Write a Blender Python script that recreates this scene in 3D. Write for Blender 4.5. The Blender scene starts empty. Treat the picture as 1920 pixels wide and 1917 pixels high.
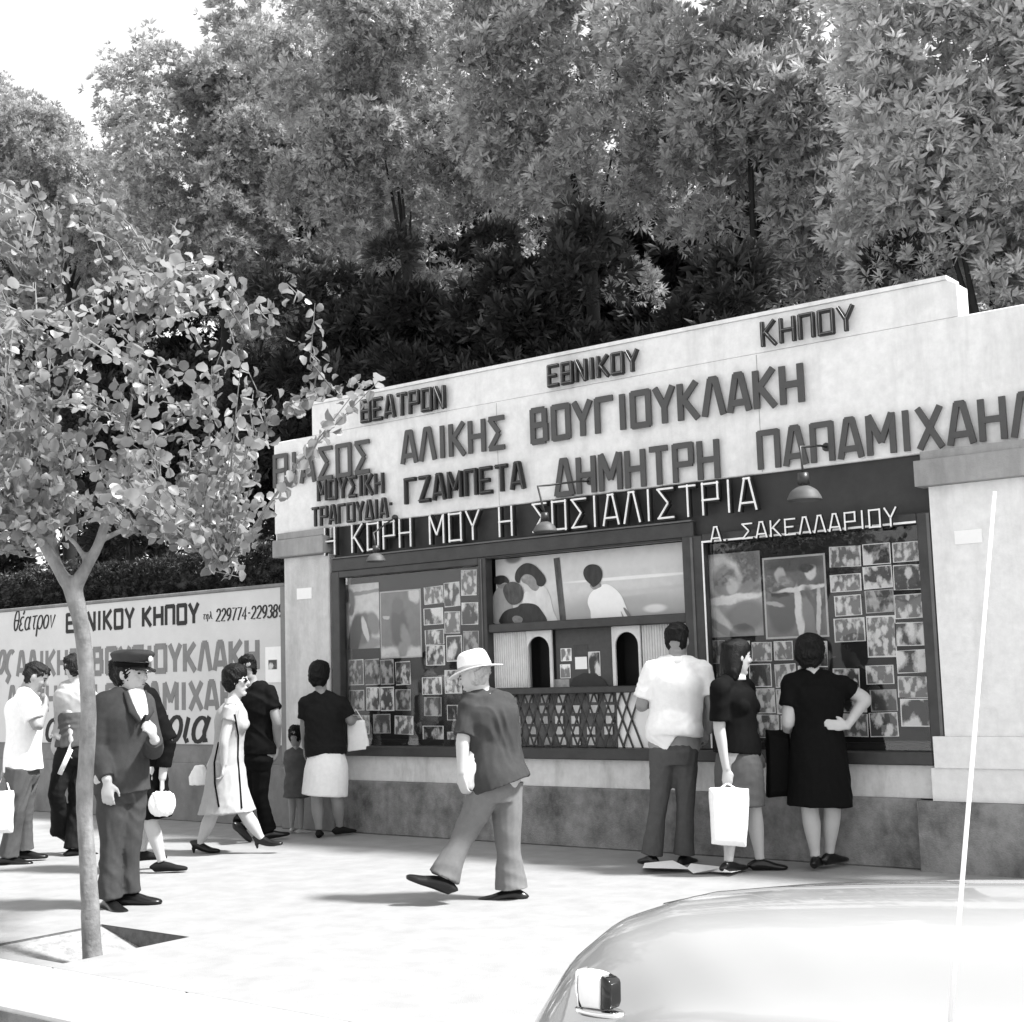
import bpy, math, random
import numpy as np
from mathutils import Vector, Matrix, noise as mnoise

SC = bpy.context.scene
COL = SC.collection
random.seed(7)
RNG = np.random.default_rng(7)

# ------------------------------------------------------------------ camera
FPX = 2600.0                                    # focal length in pixels of the 1920 px wide photograph
CAM = np.array([0.0, -8.786, 1.34])
R_ = np.array([0.7843, 0.6196, -0.0309]); U_ = np.array([0.0958, -0.0718, 0.9928]); W_ = np.array([-0.6129, 0.7816, 0.1157])
cam_d = bpy.data.cameras.new('camera'); cam = bpy.data.objects.new('camera', cam_d); COL.objects.link(cam)
cam.matrix_world = Matrix(((R_[0], U_[0], -W_[0], CAM[0]), (R_[1], U_[1], -W_[1], CAM[1]), (R_[2], U_[2], -W_[2], CAM[2]), (0, 0, 0, 1)))
cam_d.sensor_fit = 'HORIZONTAL'; cam_d.sensor_width = 36.0; cam_d.lens = 36.0 * FPX / 1920.0
cam_d.clip_start = 0.05; cam_d.clip_end = 2000
SC.camera = cam

# ------------------------------------------------------------------ light
SUN_AZ_X, SUN_AZ_Y, SUN_EL = 0.94, 0.34, math.radians(55)
_h = math.hypot(SUN_AZ_X, SUN_AZ_Y)
TOSUN = Vector((SUN_AZ_X / _h * math.cos(SUN_EL), SUN_AZ_Y / _h * math.cos(SUN_EL), math.sin(SUN_EL)))
world = bpy.data.worlds.new('World'); SC.world = world; world.use_nodes = True
wn = world.node_tree.nodes; wl = world.node_tree.links
bg = wn['Background']; sky = wn.new('ShaderNodeTexSky'); sky.sky_type = 'NISHITA'; sky.sun_disc = False
sky.sun_elevation = SUN_EL; sky.sun_rotation = math.atan2(TOSUN.x, TOSUN.y)
sky.air_density = 3.0; sky.dust_density = 1.0
bw = wn.new('ShaderNodeRGBToBW')                # black-and-white film
wl.new(sky.outputs['Color'], bw.inputs['Color']); wl.new(bw.outputs['Val'], bg.inputs['Color'])
bg.inputs['Strength'].default_value = 0.088
sun_d = bpy.data.lights.new('sun', 'SUN'); sun = bpy.data.objects.new('sun', sun_d); COL.objects.link(sun)
sun_d.energy = 3.0; sun_d.angle = math.radians(6)      # hazy, soft-edged sunlight; sun_d.color = (1, 1, 1)
sun.rotation_euler = TOSUN.to_track_quat('Z', 'Y').to_euler(); sun.location = (6, -12, 14)
SC.view_settings.view_transform = 'Standard'; SC.view_settings.look = 'None'
SC.view_settings.exposure = 1.74; SC.view_settings.gamma = 1.0

# ------------------------------------------------------------------ measuring helpers (photo pixel -> place)
def ray(px, py): return (px - 960) / FPX * R_ - (py - 958.5) / FPX * U_ + W_
def F(px, py, y=0.0):                           # on a plane parallel to the facade
    d = ray(px, py); return CAM + d * ((y - CAM[1]) / d[1])
def G(px, py, z=0.0):                           # on the ground
    d = ray(px, py); return CAM + d * ((z - CAM[2]) / d[2])
E1 = np.array([0.787, 0.617, 0.0]); E1 /= np.linalg.norm(E1)
E2 = np.array([-E1[1], E1[0], 0.0]); E3 = np.array([0, 0, 1.0])
def S(base, px, py, dd=0.0):                    # on the upright plane across the view through base, dd metres behind it
    d = ray(px, py); return CAM + d * (((base - CAM) @ E2 + dd) / (d @ E2))

# ------------------------------------------------------------------ materials (all greys: a black-and-white photograph)
MATS = {}
def nd(m, t, **k):
    n = m.node_tree.nodes.new(t)
    for a, b in k.items(): setattr(n, a, b)
    return n
def grey(name, v, rough=0.7, var=0.15, scale=6.0, bump=0.0, bscale=60.0, spec=0.4, metal=0.0, detail=6, stretch=None):
    if name in MATS: return MATS[name]
    m = bpy.data.materials.new(name); m.use_nodes = True; MATS[name] = m
    b = m.node_tree.nodes['Principled BSDF']; L = m.node_tree.links
    b.inputs['Roughness'].default_value = rough; b.inputs['Metallic'].default_value = metal
    b.inputs['Specular IOR Level'].default_value = spec
    tc = nd(m, 'ShaderNodeTexCoord'); vec = tc.outputs['Object']
    if stretch:
        mp = nd(m, 'ShaderNodeMapping'); mp.inputs['Scale'].default_value = stretch; L.new(vec, mp.inputs['Vector']); vec = mp.outputs['Vector']
    nz = nd(m, 'ShaderNodeTexNoise'); nz.inputs['Scale'].default_value = scale; nz.inputs['Detail'].default_value = detail; nz.inputs['Roughness'].default_value = 0.62
    L.new(vec, nz.inputs['Vector'])
    mr = nd(m, 'ShaderNodeMapRange'); mr.inputs['From Min'].default_value = 0.28; mr.inputs['From Max'].default_value = 0.72
    mr.inputs['To Min'].default_value = v * (1 - var); mr.inputs['To Max'].default_value = v * (1 + var)
    L.new(nz.outputs['Fac'], mr.inputs['Value']); L.new(mr.outputs['Result'], b.inputs['Base Color'])
    if bump:
        n2 = nd(m, 'ShaderNodeTexNoise'); n2.inputs['Scale'].default_value = bscale; n2.inputs['Detail'].default_value = 5
        L.new(tc.outputs['Object'], n2.inputs['Vector'])
        bp = nd(m, 'ShaderNodeBump'); bp.inputs['Strength'].default_value = bump; bp.inputs['Distance'].default_value = 0.01
        L.new(n2.outputs['Fac'], bp.inputs['Height']); L.new(bp.outputs['Normal'], b.inputs['Normal'])
    return m
def stained(name, v, dark, rough=0.85, scale=3.0, lo=0.45, hi=0.7, bump=0.3, stretch=(1, 1, 0.25)):   # plaster / concrete with runs and patches
    if name in MATS: return MATS[name]
    m = grey(name, v, rough, 0.1, 14, bump, 90)
    L = m.node_tree.links; b = m.node_tree.nodes['Principled BSDF']
    src = b.inputs['Base Color'].links[0].from_socket
    tc = nd(m, 'ShaderNodeTexCoord'); mp = nd(m, 'ShaderNodeMapping'); mp.inputs['Scale'].default_value = stretch
    L.new(tc.outputs['Object'], mp.inputs['Vector'])
    n = nd(m, 'ShaderNodeTexNoise'); n.inputs['Scale'].default_value = scale; n.inputs['Detail'].default_value = 8; n.inputs['Roughness'].default_value = 0.68
    L.new(mp.outputs['Vector'], n.inputs['Vector'])
    mr = nd(m, 'ShaderNodeMapRange'); mr.inputs['From Min'].default_value = lo; mr.inputs['From Max'].default_value = hi
    L.new(n.outputs['Fac'], mr.inputs['Value'])
    mx = nd(m, 'ShaderNodeMix', data_type='RGBA'); L.new(mr.outputs['Result'], mx.inputs['Factor'])
    L.new(src, mx.inputs['A']); mx.inputs['B'].default_value = (dark, dark, dark, 1)
    L.new(mx.outputs['Result'], b.inputs['Base Color'])
    return m
def leafmat(name, v, trans=0.35, rough=0.45, var=0.35):
    m = bpy.data.materials.new(name); m.use_nodes = True; MATS[name] = m
    nt = m.node_tree; L = nt.links; b = nt.nodes['Principled BSDF']; out = nt.nodes['Material Output']
    b.inputs['Roughness'].default_value = rough; b.inputs['Specular IOR Level'].default_value = 0.5
    at = nd(m, 'ShaderNodeAttribute'); at.attribute_name = 'leaf'
    mr = nd(m, 'ShaderNodeMapRange'); mr.inputs['To Min'].default_value = v * (1 - var); mr.inputs['To Max'].default_value = v * (1 + var)
    L.new(at.outputs['Fac'], mr.inputs['Value']); L.new(mr.outputs['Result'], b.inputs['Base Color'])
    t = nd(m, 'ShaderNodeBsdfTranslucent'); L.new(mr.outputs['Result'], t.inputs['Color'])
    mx = nd(m, 'ShaderNodeMixShader'); mx.inputs['Fac'].default_value = trans
    L.new(b.outputs['BSDF'], mx.inputs[1]); L.new(t.outputs['BSDF'], mx.inputs[2]); L.new(mx.outputs['Shader'], out.inputs['Surface'])
    return m
def photomat(name, lo, mid, hi, scale, border=0.04, gloss=0.35):     # a printed black-and-white photograph with a white margin
    if name in MATS: return MATS[name]
    m = bpy.data.materials.new(name); m.use_nodes = True; MATS[name] = m
    L = m.node_tree.links; b = m.node_tree.nodes['Principled BSDF']; b.inputs['Roughness'].default_value = gloss
    tc = nd(m, 'ShaderNodeTexCoord'); oi = nd(m, 'ShaderNodeObjectInfo')
    ml = nd(m, 'ShaderNodeMath', operation='MULTIPLY'); ml.inputs[1].default_value = 57.0; L.new(oi.outputs['Random'], ml.inputs[0])
    mp = nd(m, 'ShaderNodeMapping'); mp.inputs['Scale'].default_value = (1, 1, 0.62); L.new(tc.outputs['Object'], mp.inputs['Vector'])
    n0 = nd(m, 'ShaderNodeTexNoise', noise_dimensions='4D'); n0.inputs['Scale'].default_value = scale; n0.inputs['Detail'].default_value = 5; n0.inputs['Roughness'].default_value = 0.6
    L.new(mp.outputs['Vector'], n0.inputs['Vector']); L.new(ml.outputs[0], n0.inputs['W'])
    vo = nd(m, 'ShaderNodeTexVoronoi', voronoi_dimensions='4D', feature='SMOOTH_F1'); vo.inputs['Scale'].default_value = scale * 1.1; vo.inputs['Smoothness'].default_value = .35
    L.new(mp.outputs['Vector'], vo.inputs['Vector']); L.new(ml.outputs[0], vo.inputs['W'])
    n = nd(m, 'ShaderNodeMath', operation='MULTIPLY_ADD'); L.new(vo.outputs['Distance'], n.inputs[0]); n.inputs[1].default_value = -.55; 
    ad = nd(m, 'ShaderNodeMath', operation='ADD'); L.new(n0.outputs['Fac'], ad.inputs[0]); ad.inputs[1].default_value = .27; L.new(ad.outputs[0], n.inputs[2])
    cr = nd(m, 'ShaderNodeValToRGB'); e = cr.color_ramp.elements
    e[0].position = 0.41; e[0].color = (lo, lo, lo, 1); e[1].position = 0.57; e[1].color = (hi, hi, hi, 1)
    x = cr.color_ramp.elements.new(0.47); x.color = (mid, mid, mid, 1)
    L.new(n.outputs[0], cr.inputs['Fac'])
    sx = nd(m, 'ShaderNodeSeparateXYZ'); L.new(tc.outputs['Generated'], sx.inputs['Vector'])
    ds = []
    for ax in ('X', 'Z'):
        s = nd(m, 'ShaderNodeMath', operation='SUBTRACT'); L.new(sx.outputs[ax], s.inputs[0]); s.inputs[1].default_value = 0.5
        a = nd(m, 'ShaderNodeMath', operation='ABSOLUTE'); L.new(s.outputs[0], a.inputs[0]); ds.append(a)
    mxm = nd(m, 'ShaderNodeMath', operation='MAXIMUM'); L.new(ds[0].outputs[0], mxm.inputs[0]); L.new(ds[1].outputs[0], mxm.inputs[1])
    gt = nd(m, 'ShaderNodeMath', operation='GREATER_THAN'); L.new(mxm.outputs[0], gt.inputs[0]); gt.inputs[1].default_value = 0.5 - border
    mx = nd(m, 'ShaderNodeMix', data_type='RGBA'); L.new(gt.outputs[0], mx.inputs['Factor']); L.new(cr.outputs['Color'], mx.inputs['A']); mx.inputs['B'].default_value = (hi * 1.1,) * 3 + (1,)
    L.new(mx.outputs['Result'], b.inputs['Base Color'])
    return m
def picmat(name, base, spots, var=.25, nscale=9, dist=.22, gloss=.35):   # a printed picture: soft tonal shapes (u, v, ru, rv, turn, tone, softness) over a mottled ground
    m = bpy.data.materials.new(name); m.use_nodes = True; MATS[name] = m
    L = m.node_tree.links; b = m.node_tree.nodes['Principled BSDF']; b.inputs['Roughness'].default_value = gloss
    def M(op, a, c=None, d=None):
        n = nd(m, 'ShaderNodeMath', operation=op)
        for i, q in enumerate((a, c, d)):
            if q is None: continue
            if isinstance(q, (int, float)): n.inputs[i].default_value = q
            else: L.new(q, n.inputs[i])
        return n.outputs[0]
    tc = nd(m, 'ShaderNodeTexCoord'); sx = nd(m, 'ShaderNodeSeparateXYZ'); L.new(tc.outputs['Generated'], sx.inputs['Vector'])
    def noise(sc, seed):
        mp = nd(m, 'ShaderNodeMapping'); mp.inputs['Location'].default_value = (seed * 3.1, seed, seed * 1.7); L.new(tc.outputs['Object'], mp.inputs['Vector'])
        n = nd(m, 'ShaderNodeTexNoise'); n.inputs['Scale'].default_value = sc; n.inputs['Detail'].default_value = 5; n.inputs['Roughness'].default_value = .6; L.new(mp.outputs['Vector'], n.inputs['Vector']); return n.outputs['Fac']
    U = M('MULTIPLY_ADD', M('SUBTRACT', noise(nscale, 1), .5), dist * .4, sx.outputs['X']); V = M('MULTIPLY_ADD', M('SUBTRACT', noise(nscale, 2), .5), dist * .4, sx.outputs['Z'])
    tone = M('MULTIPLY', M('MULTIPLY_ADD', M('SUBTRACT', noise(nscale * 1.6, 3), .5), var * 3, 1.0), base)
    for (u, v, ru, rv, turn, val, soft) in spots:
        c, s_ = math.cos(math.radians(turn)), math.sin(math.radians(turn)); du, dv = M('SUBTRACT', U, u), M('SUBTRACT', V, v)
        a = M('MULTIPLY', M('ADD', M('MULTIPLY', du, c), M('MULTIPLY', dv, s_)), 1 / ru); e = M('MULTIPLY', M('SUBTRACT', M('MULTIPLY', dv, c), M('MULTIPLY', du, s_)), 1 / rv)
        r = M('SQRT', M('ADD', M('MULTIPLY', a, a), M('MULTIPLY', e, e)))
        mr = nd(m, 'ShaderNodeMapRange', interpolation_type='SMOOTHSTEP'); mr.inputs['From Min'].default_value = 1 + soft * .5; mr.inputs['From Max'].default_value = 1 - soft * .5; L.new(r, mr.inputs['Value'])
        w = M('MULTIPLY_ADD', M('SUBTRACT', noise(nscale * 2.2, u * 9 + v * 5), .5), var * 1.4, 1.0)
        tone = M('ADD', M('MULTIPLY', tone, M('SUBTRACT', 1.0, mr.outputs['Result'])), M('MULTIPLY', M('MULTIPLY', w, val), mr.outputs['Result']))
    L.new(M('MULTIPLY', tone, 1.35), b.inputs['Base Color']); return m
def glassmat():
    m = bpy.data.materials.new('window_glass'); m.use_nodes = True
    nt = m.node_tree; L = nt.links; out = nt.nodes['Material Output']
    tr = nd(m, 'ShaderNodeBsdfTransparent'); tr.inputs['Color'].default_value = (0.93, 0.93, 0.93, 1)
    gl = nd(m, 'ShaderNodeBsdfGlossy'); gl.inputs['Roughness'].default_value = 0.02
    fr = nd(m, 'ShaderNodeFresnel'); ge = nd(m, 'ShaderNodeNewGeometry')
    io = nd(m, 'ShaderNodeMapRange'); io.inputs['To Min'].default_value = 1.5; io.inputs['To Max'].default_value = 1 / 1.5   # a thin pane reflects alike from both faces
    L.new(ge.outputs['Backfacing'], io.inputs['Value']); L.new(io.outputs['Result'], fr.inputs['IOR'])
    mx = nd(m, 'ShaderNodeMixShader'); L.new(fr.outputs[0], mx.inputs['Fac']); L.new(tr.outputs[0], mx.inputs[1]); L.new(gl.outputs[0], mx.inputs[2])
    L.new(mx.outputs[0], out.inputs['Surface']); MATS['glass'] = m
    return m

# ------------------------------------------------------------------ mesh helpers
def nrm(v):
    v = np.asarray(v, float); n = np.linalg.norm(v); return v / n if n > 1e-9 else v
def smooth_secs(secs, k=4):                     # Catmull-Rom through the given cross-sections
    A = [np.array(list(q[0]) + [q[1], q[2] if len(q) > 2 else q[1]], float) for q in secs]; out = []; n = len(A)
    for i in range(n - 1):
        p0, p1, p2, p3 = A[max(i - 1, 0)], A[i], A[i + 1], A[min(i + 2, n - 1)]
        for j in range(k):
            t = j / k; v = .5 * (2 * p1 + (p2 - p0) * t + (2 * p0 - 5 * p1 + 4 * p2 - p3) * t * t + (3 * p1 - p0 - 3 * p2 + p3) * t ** 3)
            v[3:] = np.clip(v[3:], min(p1[3], p2[3], p1[4], p2[4]) * .9, max(p1[3], p2[3], p1[4], p2[4]) * 1.05)
            out.append((v[:3], v[3], v[4]))
    out.append((A[-1][:3], A[-1][3], A[-1][4])); return out
class MB:
    def __init__(s): s.v = []; s.f = []
    def add(s, vs, fs):
        o = len(s.v); s.v += [np.asarray(p, float) for p in vs]; s.f += [tuple(i + o for i in f) for f in fs]; return s
    def box(s, a, b, bev=0.0):
        x0, y0, z0 = np.minimum(a, b); x1, y1, z1 = np.maximum(a, b)
        if bev <= 0:
            return s.add([(x0, y0, z0), (x1, y0, z0), (x1, y1, z0), (x0, y1, z0), (x0, y0, z1), (x1, y0, z1), (x1, y1, z1), (x0, y1, z1)],
                         [(0, 3, 2, 1), (4, 5, 6, 7), (0, 1, 5, 4), (1, 2, 6, 5), (2, 3, 7, 6), (3, 0, 4, 7)])
        e = bev; vs = []; idx = {}
        for iz, z in enumerate((z0, z1)):
            for iy, y in enumerate((y0, y1)):
                for ix, x in enumerate((x0, x1)):
                    sx = e if ix == 0 else -e; sy = e if iy == 0 else -e; sz = e if iz == 0 else -e
                    for k, p in enumerate(((x, y + sy, z + sz), (x + sx, y, z + sz), (x + sx, y + sy, z))):
                        idx[(ix, iy, iz, k)] = len(vs); vs.append(p)
        fs = []
        q = lambda *t: fs.append(tuple(idx[i] for i in t))
        for ix in (0, 1): q((ix, 0, 0, 0), (ix, 1, 0, 0), (ix, 1, 1, 0), (ix, 0, 1, 0))
        for iy in (0, 1): q((0, iy, 0, 1), (1, iy, 0, 1), (1, iy, 1, 1), (0, iy, 1, 1))
        for iz in (0, 1): q((0, 0, iz, 2), (1, 0, iz, 2), (1, 1, iz, 2), (0, 1, iz, 2))
        for iy in (0, 1):
            for iz in (0, 1): q((0, iy, iz, 1), (1, iy, iz, 1), (1, iy, iz, 2), (0, iy, iz, 2))
        for ix in (0, 1):
            for iz in (0, 1): q((ix, 0, iz, 0), (ix, 1, iz, 0), (ix, 1, iz, 2), (ix, 0, iz, 2))
        for ix in (0, 1):
            for iy in (0, 1): q((ix, iy, 0, 0), (ix, iy, 1, 0), (ix, iy, 1, 1), (ix, iy, 0, 1))
        for ix in (0, 1):
            for iy in (0, 1):
                for iz in (0, 1): q((ix, iy, iz, 0), (ix, iy, iz, 1), (ix, iy, iz, 2))
        return s.add(vs, fs)
    def prism(s, poly, y0, y1):                 # polygon of (x, z) pushed from y0 to y1
        n = len(poly)
        a = [(p[0], y0, p[1]) for p in poly]; b = [(p[0], y1, p[1]) for p in poly]
        return s.add(a + b, [tuple(range(n)), tuple(range(2 * n - 1, n - 1, -1))] + [(i, i + n, (i + 1) % n + n, (i + 1) % n) for i in range(n)])
    def zprism(s, poly, z0, z1):                # plan outline of (x, y) pushed up
        n = len(poly)
        a = [(p[0], p[1], z0) for p in poly]; b = [(p[0], p[1], z1) for p in poly]
        return s.add(a + b, [tuple(range(n - 1, -1, -1)), tuple(range(n, 2 * n))] + [(i, (i + 1) % n, (i + 1) % n + n, i + n) for i in range(n)])
    def loft(s, secs, lat=None, n=12, cap=True, closed=True):   # secs: (centre, half-width, half-depth)
        if len(secs) >= 4 and n >= 12: secs = smooth_secs(secs)
        P = [np.asarray(q[0], float) for q in secs]; m = len(P); rings = []
        prev = None
        for i in range(m):
            T = nrm(P[min(i + 1, m - 1)] - P[max(i - 1, 0)])
            ref = lat if lat is not None else (prev if prev is not None else (np.array([1, 0, 0]) if abs(T[0]) < 0.8 else np.array([0, 1, 0])))
            u = ref - T * (ref @ T)
            if np.linalg.norm(u) < 1e-3: u = np.cross(T, [0.3, 0.5, 0.8])
            u = nrm(u); prev = u; w = np.cross(T, u)
            a = secs[i][1]; b = secs[i][2] if len(secs[i]) > 2 else a
            t = np.arange(n) * 2 * math.pi / n
            rings.append(P[i] + np.outer(np.cos(t) * a, u) + np.outer(np.sin(t) * b, w))
        vs = [p for r in rings for p in r]; fs = []
        for i in range(m - 1):
            for j in range(n):
                k = (j + 1) % n; fs.append((i * n + j, i * n + k, (i + 1) * n + k, (i + 1) * n + j))
        if cap: fs.append(tuple(range(n - 1, -1, -1))); fs.append(tuple((m - 1) * n + j for j in range(n)))
        return s.add(vs, fs)
    def stack(s, secs, l, f, n=24):             # level rings, no tilting
        t = np.arange(n) * 2 * math.pi / n; vs = []; m = len(secs)
        for c, a, b in secs: vs += list(np.asarray(c) + np.outer(np.cos(t) * a, l) + np.outer(np.sin(t) * b, f))
        fs = [(i * n + j, i * n + (j + 1) % n, (i + 1) * n + (j + 1) % n, (i + 1) * n + j) for i in range(m - 1) for j in range(n)]
        return s.add(vs, fs + [tuple(range(n - 1, -1, -1)), tuple((m - 1) * n + j for j in range(n))])
    def tube(s, pts, r, n=8):
        rr = r if hasattr(r, '__len__') else [r] * len(pts)
        return s.loft([(p, q) for p, q in zip(pts, rr)], n=n)
    def ball(s, c, rx, ry=None, rz=None, ax=None, n=14, m=9):
        ry = rx if ry is None else ry; rz = rx if rz is None else rz
        A = np.eye(3) if ax is None else np.array(ax, float)
        vs = []; fs = []
        c = np.asarray(c, float)
        vs.append(c + A[2] * rz)
        for i in range(1, m):
            t = math.pi * i / m
            for j in range(n):
                p = 2 * math.pi * j / n
                vs.append(c + A[0] * rx * math.sin(t) * math.cos(p) + A[1] * ry * math.sin(t) * math.sin(p) + A[2] * rz * math.cos(t))
        vs.append(c - A[2] * rz); last = len(vs) - 1
        for j in range(n): fs.append((0, 1 + j, 1 + (j + 1) % n)); fs.append((last, 1 + (m - 2) * n + (j + 1) % n, 1 + (m - 2) * n + j))
        for i in range(m - 2):
            for j in range(n):
                k = (j + 1) % n; fs.append((1 + i * n + j, 1 + (i + 1) * n + j, 1 + (i + 1) * n + k, 1 + i * n + k))
        return s.add(vs, fs)
    def build(s, name, mat, parent=None, smooth=False, origin=None):
        return mkobj(name, np.array(s.v), s.f, mat, parent, smooth, origin)
def wloc(o):
    p = Vector((0, 0, 0))
    while o is not None: p = p + o.location; o = o.parent
    return np.array(p)
def mkobj(name, v, faces, mat, parent=None, smooth=False, origin=None):
    if origin is None:
        if parent is not None: origin = wloc(parent)
        else: origin = np.array([(v[:, 0].min() + v[:, 0].max()) / 2, (v[:, 1].min() + v[:, 1].max()) / 2, v[:, 2].min()])
    origin = np.asarray(origin, float)
    me = bpy.data.meshes.new(name); me.from_pydata((v - origin).tolist(), [], faces); me.update()
    import bmesh
    bm = bmesh.new(); bm.from_mesh(me); bmesh.ops.recalc_face_normals(bm, faces=bm.faces); bm.to_mesh(me); bm.free()
    if smooth: me.polygons.foreach_set('use_smooth', [True] * len(me.polygons))
    me.materials.append(MATS[mat] if isinstance(mat, str) else mat)
    return link(name, me, parent, origin)
def link(name, me, parent, origin):
    o = bpy.data.objects.new(name, me); COL.objects.link(o)
    if parent is not None:
        o.parent = parent; o.location = Vector(np.asarray(origin) - wloc(parent))
    else: o.location = Vector(origin)
    return o
def fastmesh(name, V, tris, mat, parent, leaf=None, smooth=False, origin=None):
    origin = wloc(parent) if origin is None else np.asarray(origin)
    V = V - origin; nv, nf = len(V), len(tris); k = tris.shape[1]
    me = bpy.data.meshes.new(name)
    me.vertices.add(nv); me.vertices.foreach_set('co', V.astype(np.float32).ravel())
    me.loops.add(nf * k); me.loops.foreach_set('vertex_index', tris.astype(np.int32).ravel())
    me.polygons.add(nf); me.polygons.foreach_set('loop_start', (np.arange(nf) * k).astype(np.int32)); me.polygons.foreach_set('loop_total', np.full(nf, k, np.int32))
    if leaf is not None:
        a = me.attributes.new('leaf', 'FLOAT', 'POINT'); a.data.foreach_set('value', leaf.astype(np.float32))
    me.update(calc_edges=True)
    if smooth: me.polygons.foreach_set('use_smooth', [True] * nf)
    me.materials.append(mat)
    return link(name, me, parent, origin)
def empty(name, loc):
    o = bpy.data.objects.new(name, None); COL.objects.link(o); o.location = Vector(loc); o.empty_display_size = 0.2
    return o
def tag(o, label=None, cat=None, group=None, kind=None):
    if label: o['label'] = label
    if cat: o['category'] = cat
    if group: o['group'] = group
    if kind: o['kind'] = kind
    return o
def remesh(mb, voxel, smooth=3, fac=0.5, fold=0.0, fscale=9.0, seed=0, fstretch=(1, 1, .35)):   # one continuous skin over overlapping volumes
    me = bpy.data.meshes.new('tmp'); me.from_pydata([tuple(p) for p in mb.v], [], mb.f); me.update()
    import bmesh
    bm = bmesh.new(); bm.from_mesh(me); bmesh.ops.recalc_face_normals(bm, faces=bm.faces); bm.to_mesh(me); bm.free()
    o = bpy.data.objects.new('tmp', me); COL.objects.link(o)
    r = o.modifiers.new('r', 'REMESH'); r.mode = 'VOXEL'; r.voxel_size = voxel; r.use_smooth_shade = True
    if smooth: sm = o.modifiers.new('s', 'SMOOTH'); sm.factor = fac; sm.iterations = smooth
    dg = bpy.context.evaluated_depsgraph_get(); dg.update()
    out = bpy.data.meshes.new_from_object(o.evaluated_get(dg))
    bpy.data.objects.remove(o); bpy.data.meshes.remove(me)
    n = len(out.vertices); V = np.zeros(n * 3, np.float32); out.vertices.foreach_get('co', V); V = V.reshape(-1, 3).astype(float)
    if fold:
        N = np.zeros(n * 3, np.float32); out.vertices.foreach_get('normal', N); N = N.reshape(-1, 3)
        V = V + N * fold * folds(V * np.array(fstretch), fscale, seed)[:, None]
    k = np.zeros(len(out.loops), np.int32); out.loops.foreach_get('vertex_index', k)
    F4 = k.reshape(-1, 4); bpy.data.meshes.remove(out)
    return V, F4
def folds(V, sc, seed):                         # soft broad creases with a few finer ones
    r = np.random.default_rng(seed); a = np.zeros(len(V))
    wv = np.stack([np.sin(V @ (r.normal(size=3) * sc * .8) + r.uniform(0, 6)) for _ in range(3)], 1)
    for o, (f, w) in enumerate(((1.1, 1.0), (1.6, .8), (2.3, .55), (3.4, .38), (5.0, .22))):
        k = r.normal(size=3); k[2] *= 1.3; k = k / np.linalg.norm(k) * sc * f
        q = np.sin(V @ k + wv @ r.normal(size=3) * 1.3 + r.uniform(0, 6))
        gate = .5 + .5 * np.sin(V @ (r.normal(size=3) * sc * .55) + r.uniform(0, 6))
        a += (1 - np.sqrt(q * q + .04)) * w * gate - .25 * w
    return a

# ------------------------------------------------------------------ common materials
grey('pavement_cement', 0.26, 0.85, 0.13, 5.0, 0.25, 140); grey('kerb_stone', 0.40, 0.8, 0.1, 9, 0.3, 90)
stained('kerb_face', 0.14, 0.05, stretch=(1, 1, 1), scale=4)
grey('road_asphalt', 0.5, 0.85, 0.12, 8, 0.4, 220); grey('soil', 0.26, 0.95, 0.3, 18, 0.8, 60); grey('pit_wall', 0.11, 0.9, 0.35, 20, 0.5, 60)
stained('white_render', 0.70, 0.42, scale=3.2, lo=0.5, hi=0.9, bump=0.2, stretch=(1, 1, .16)); stained('pillar_render', 0.56, 0.28, scale=4, lo=0.45, hi=0.8)
stained('capital_render', 0.30, 0.2, scale=5, lo=0.45, hi=0.75); stained('plinth_light', 0.62, 0.36, scale=5, lo=0.5, hi=0.75, stretch=(1, 1, .3))
stained('plinth_dark', 0.26, 0.075, scale=3.6, lo=0.40, hi=0.68, stretch=(1, 1, .8), bump=0.6)
grey('dark_band', 0.030, 0.6, 0.25, 7, 0.1, 60); grey('frame_paint', 0.036, 0.45, 0.3, 9, 0.1, 60); grey('frame_edge', 0.10, 0.45, 0.2, 9)
grey('black_gap', 0.006, 0.8, 0.2); grey('case_back', 0.012, 0.8, 0.3)
grey('letter_grey', 0.062, 0.5, 0.12, 9); grey('letter_dark', 0.013, 0.55, 0.3, 25); grey('letter_pale', 0.8, 0.3, 0.1, 20); grey('letter_rim', 0.14, 0.4, 0.2, 20)
grey('wall_board', 0.56, 0.8, 0.07, 3, 0.1, 60); grey('wall_paint_grey', 0.19, 0.8, 0.12, 10); grey('wall_paint_black', 0.012, 0.7, 0.2, 10)
stained('wall_concrete', 0.20, 0.12, scale=3, stretch=(1, 1, .6)); grey('lamp_enamel', 0.07, 0.6, 0.15, 12); grey('iron', 0.03, 0.4, 0.2, 20)
grey('bark', 0.17, 0.85, 0.45, 14, 0.6, 40, stretch=(1, 1, .5)); grey('dark_bark', 0.015, 0.9, 0.3, 9, 0.6, 40)
grey('skin', 0.25, 0.5, 0.06, 18); grey('skin_pale', 0.42, 0.5, 0.05, 18); grey('hair_black', 0.004, 0.55, 0.5, 70, 0.6, 160, .2, stretch=(1, 1, .2)); grey('hair_dark', 0.012, 0.55, 0.5, 70, 0.6, 160, .2, stretch=(1, 1, .2))
grey('cloth_white', 0.82, 0.8, 0.05, 30, 0.12, 300, .08); grey('cloth_black', 0.005, 0.85, 0.2, 30, 0.1, 300, .08); grey('cloth_charcoal', 0.014, 0.8, 0.15, 30, 0.15, 300, .08)
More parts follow.
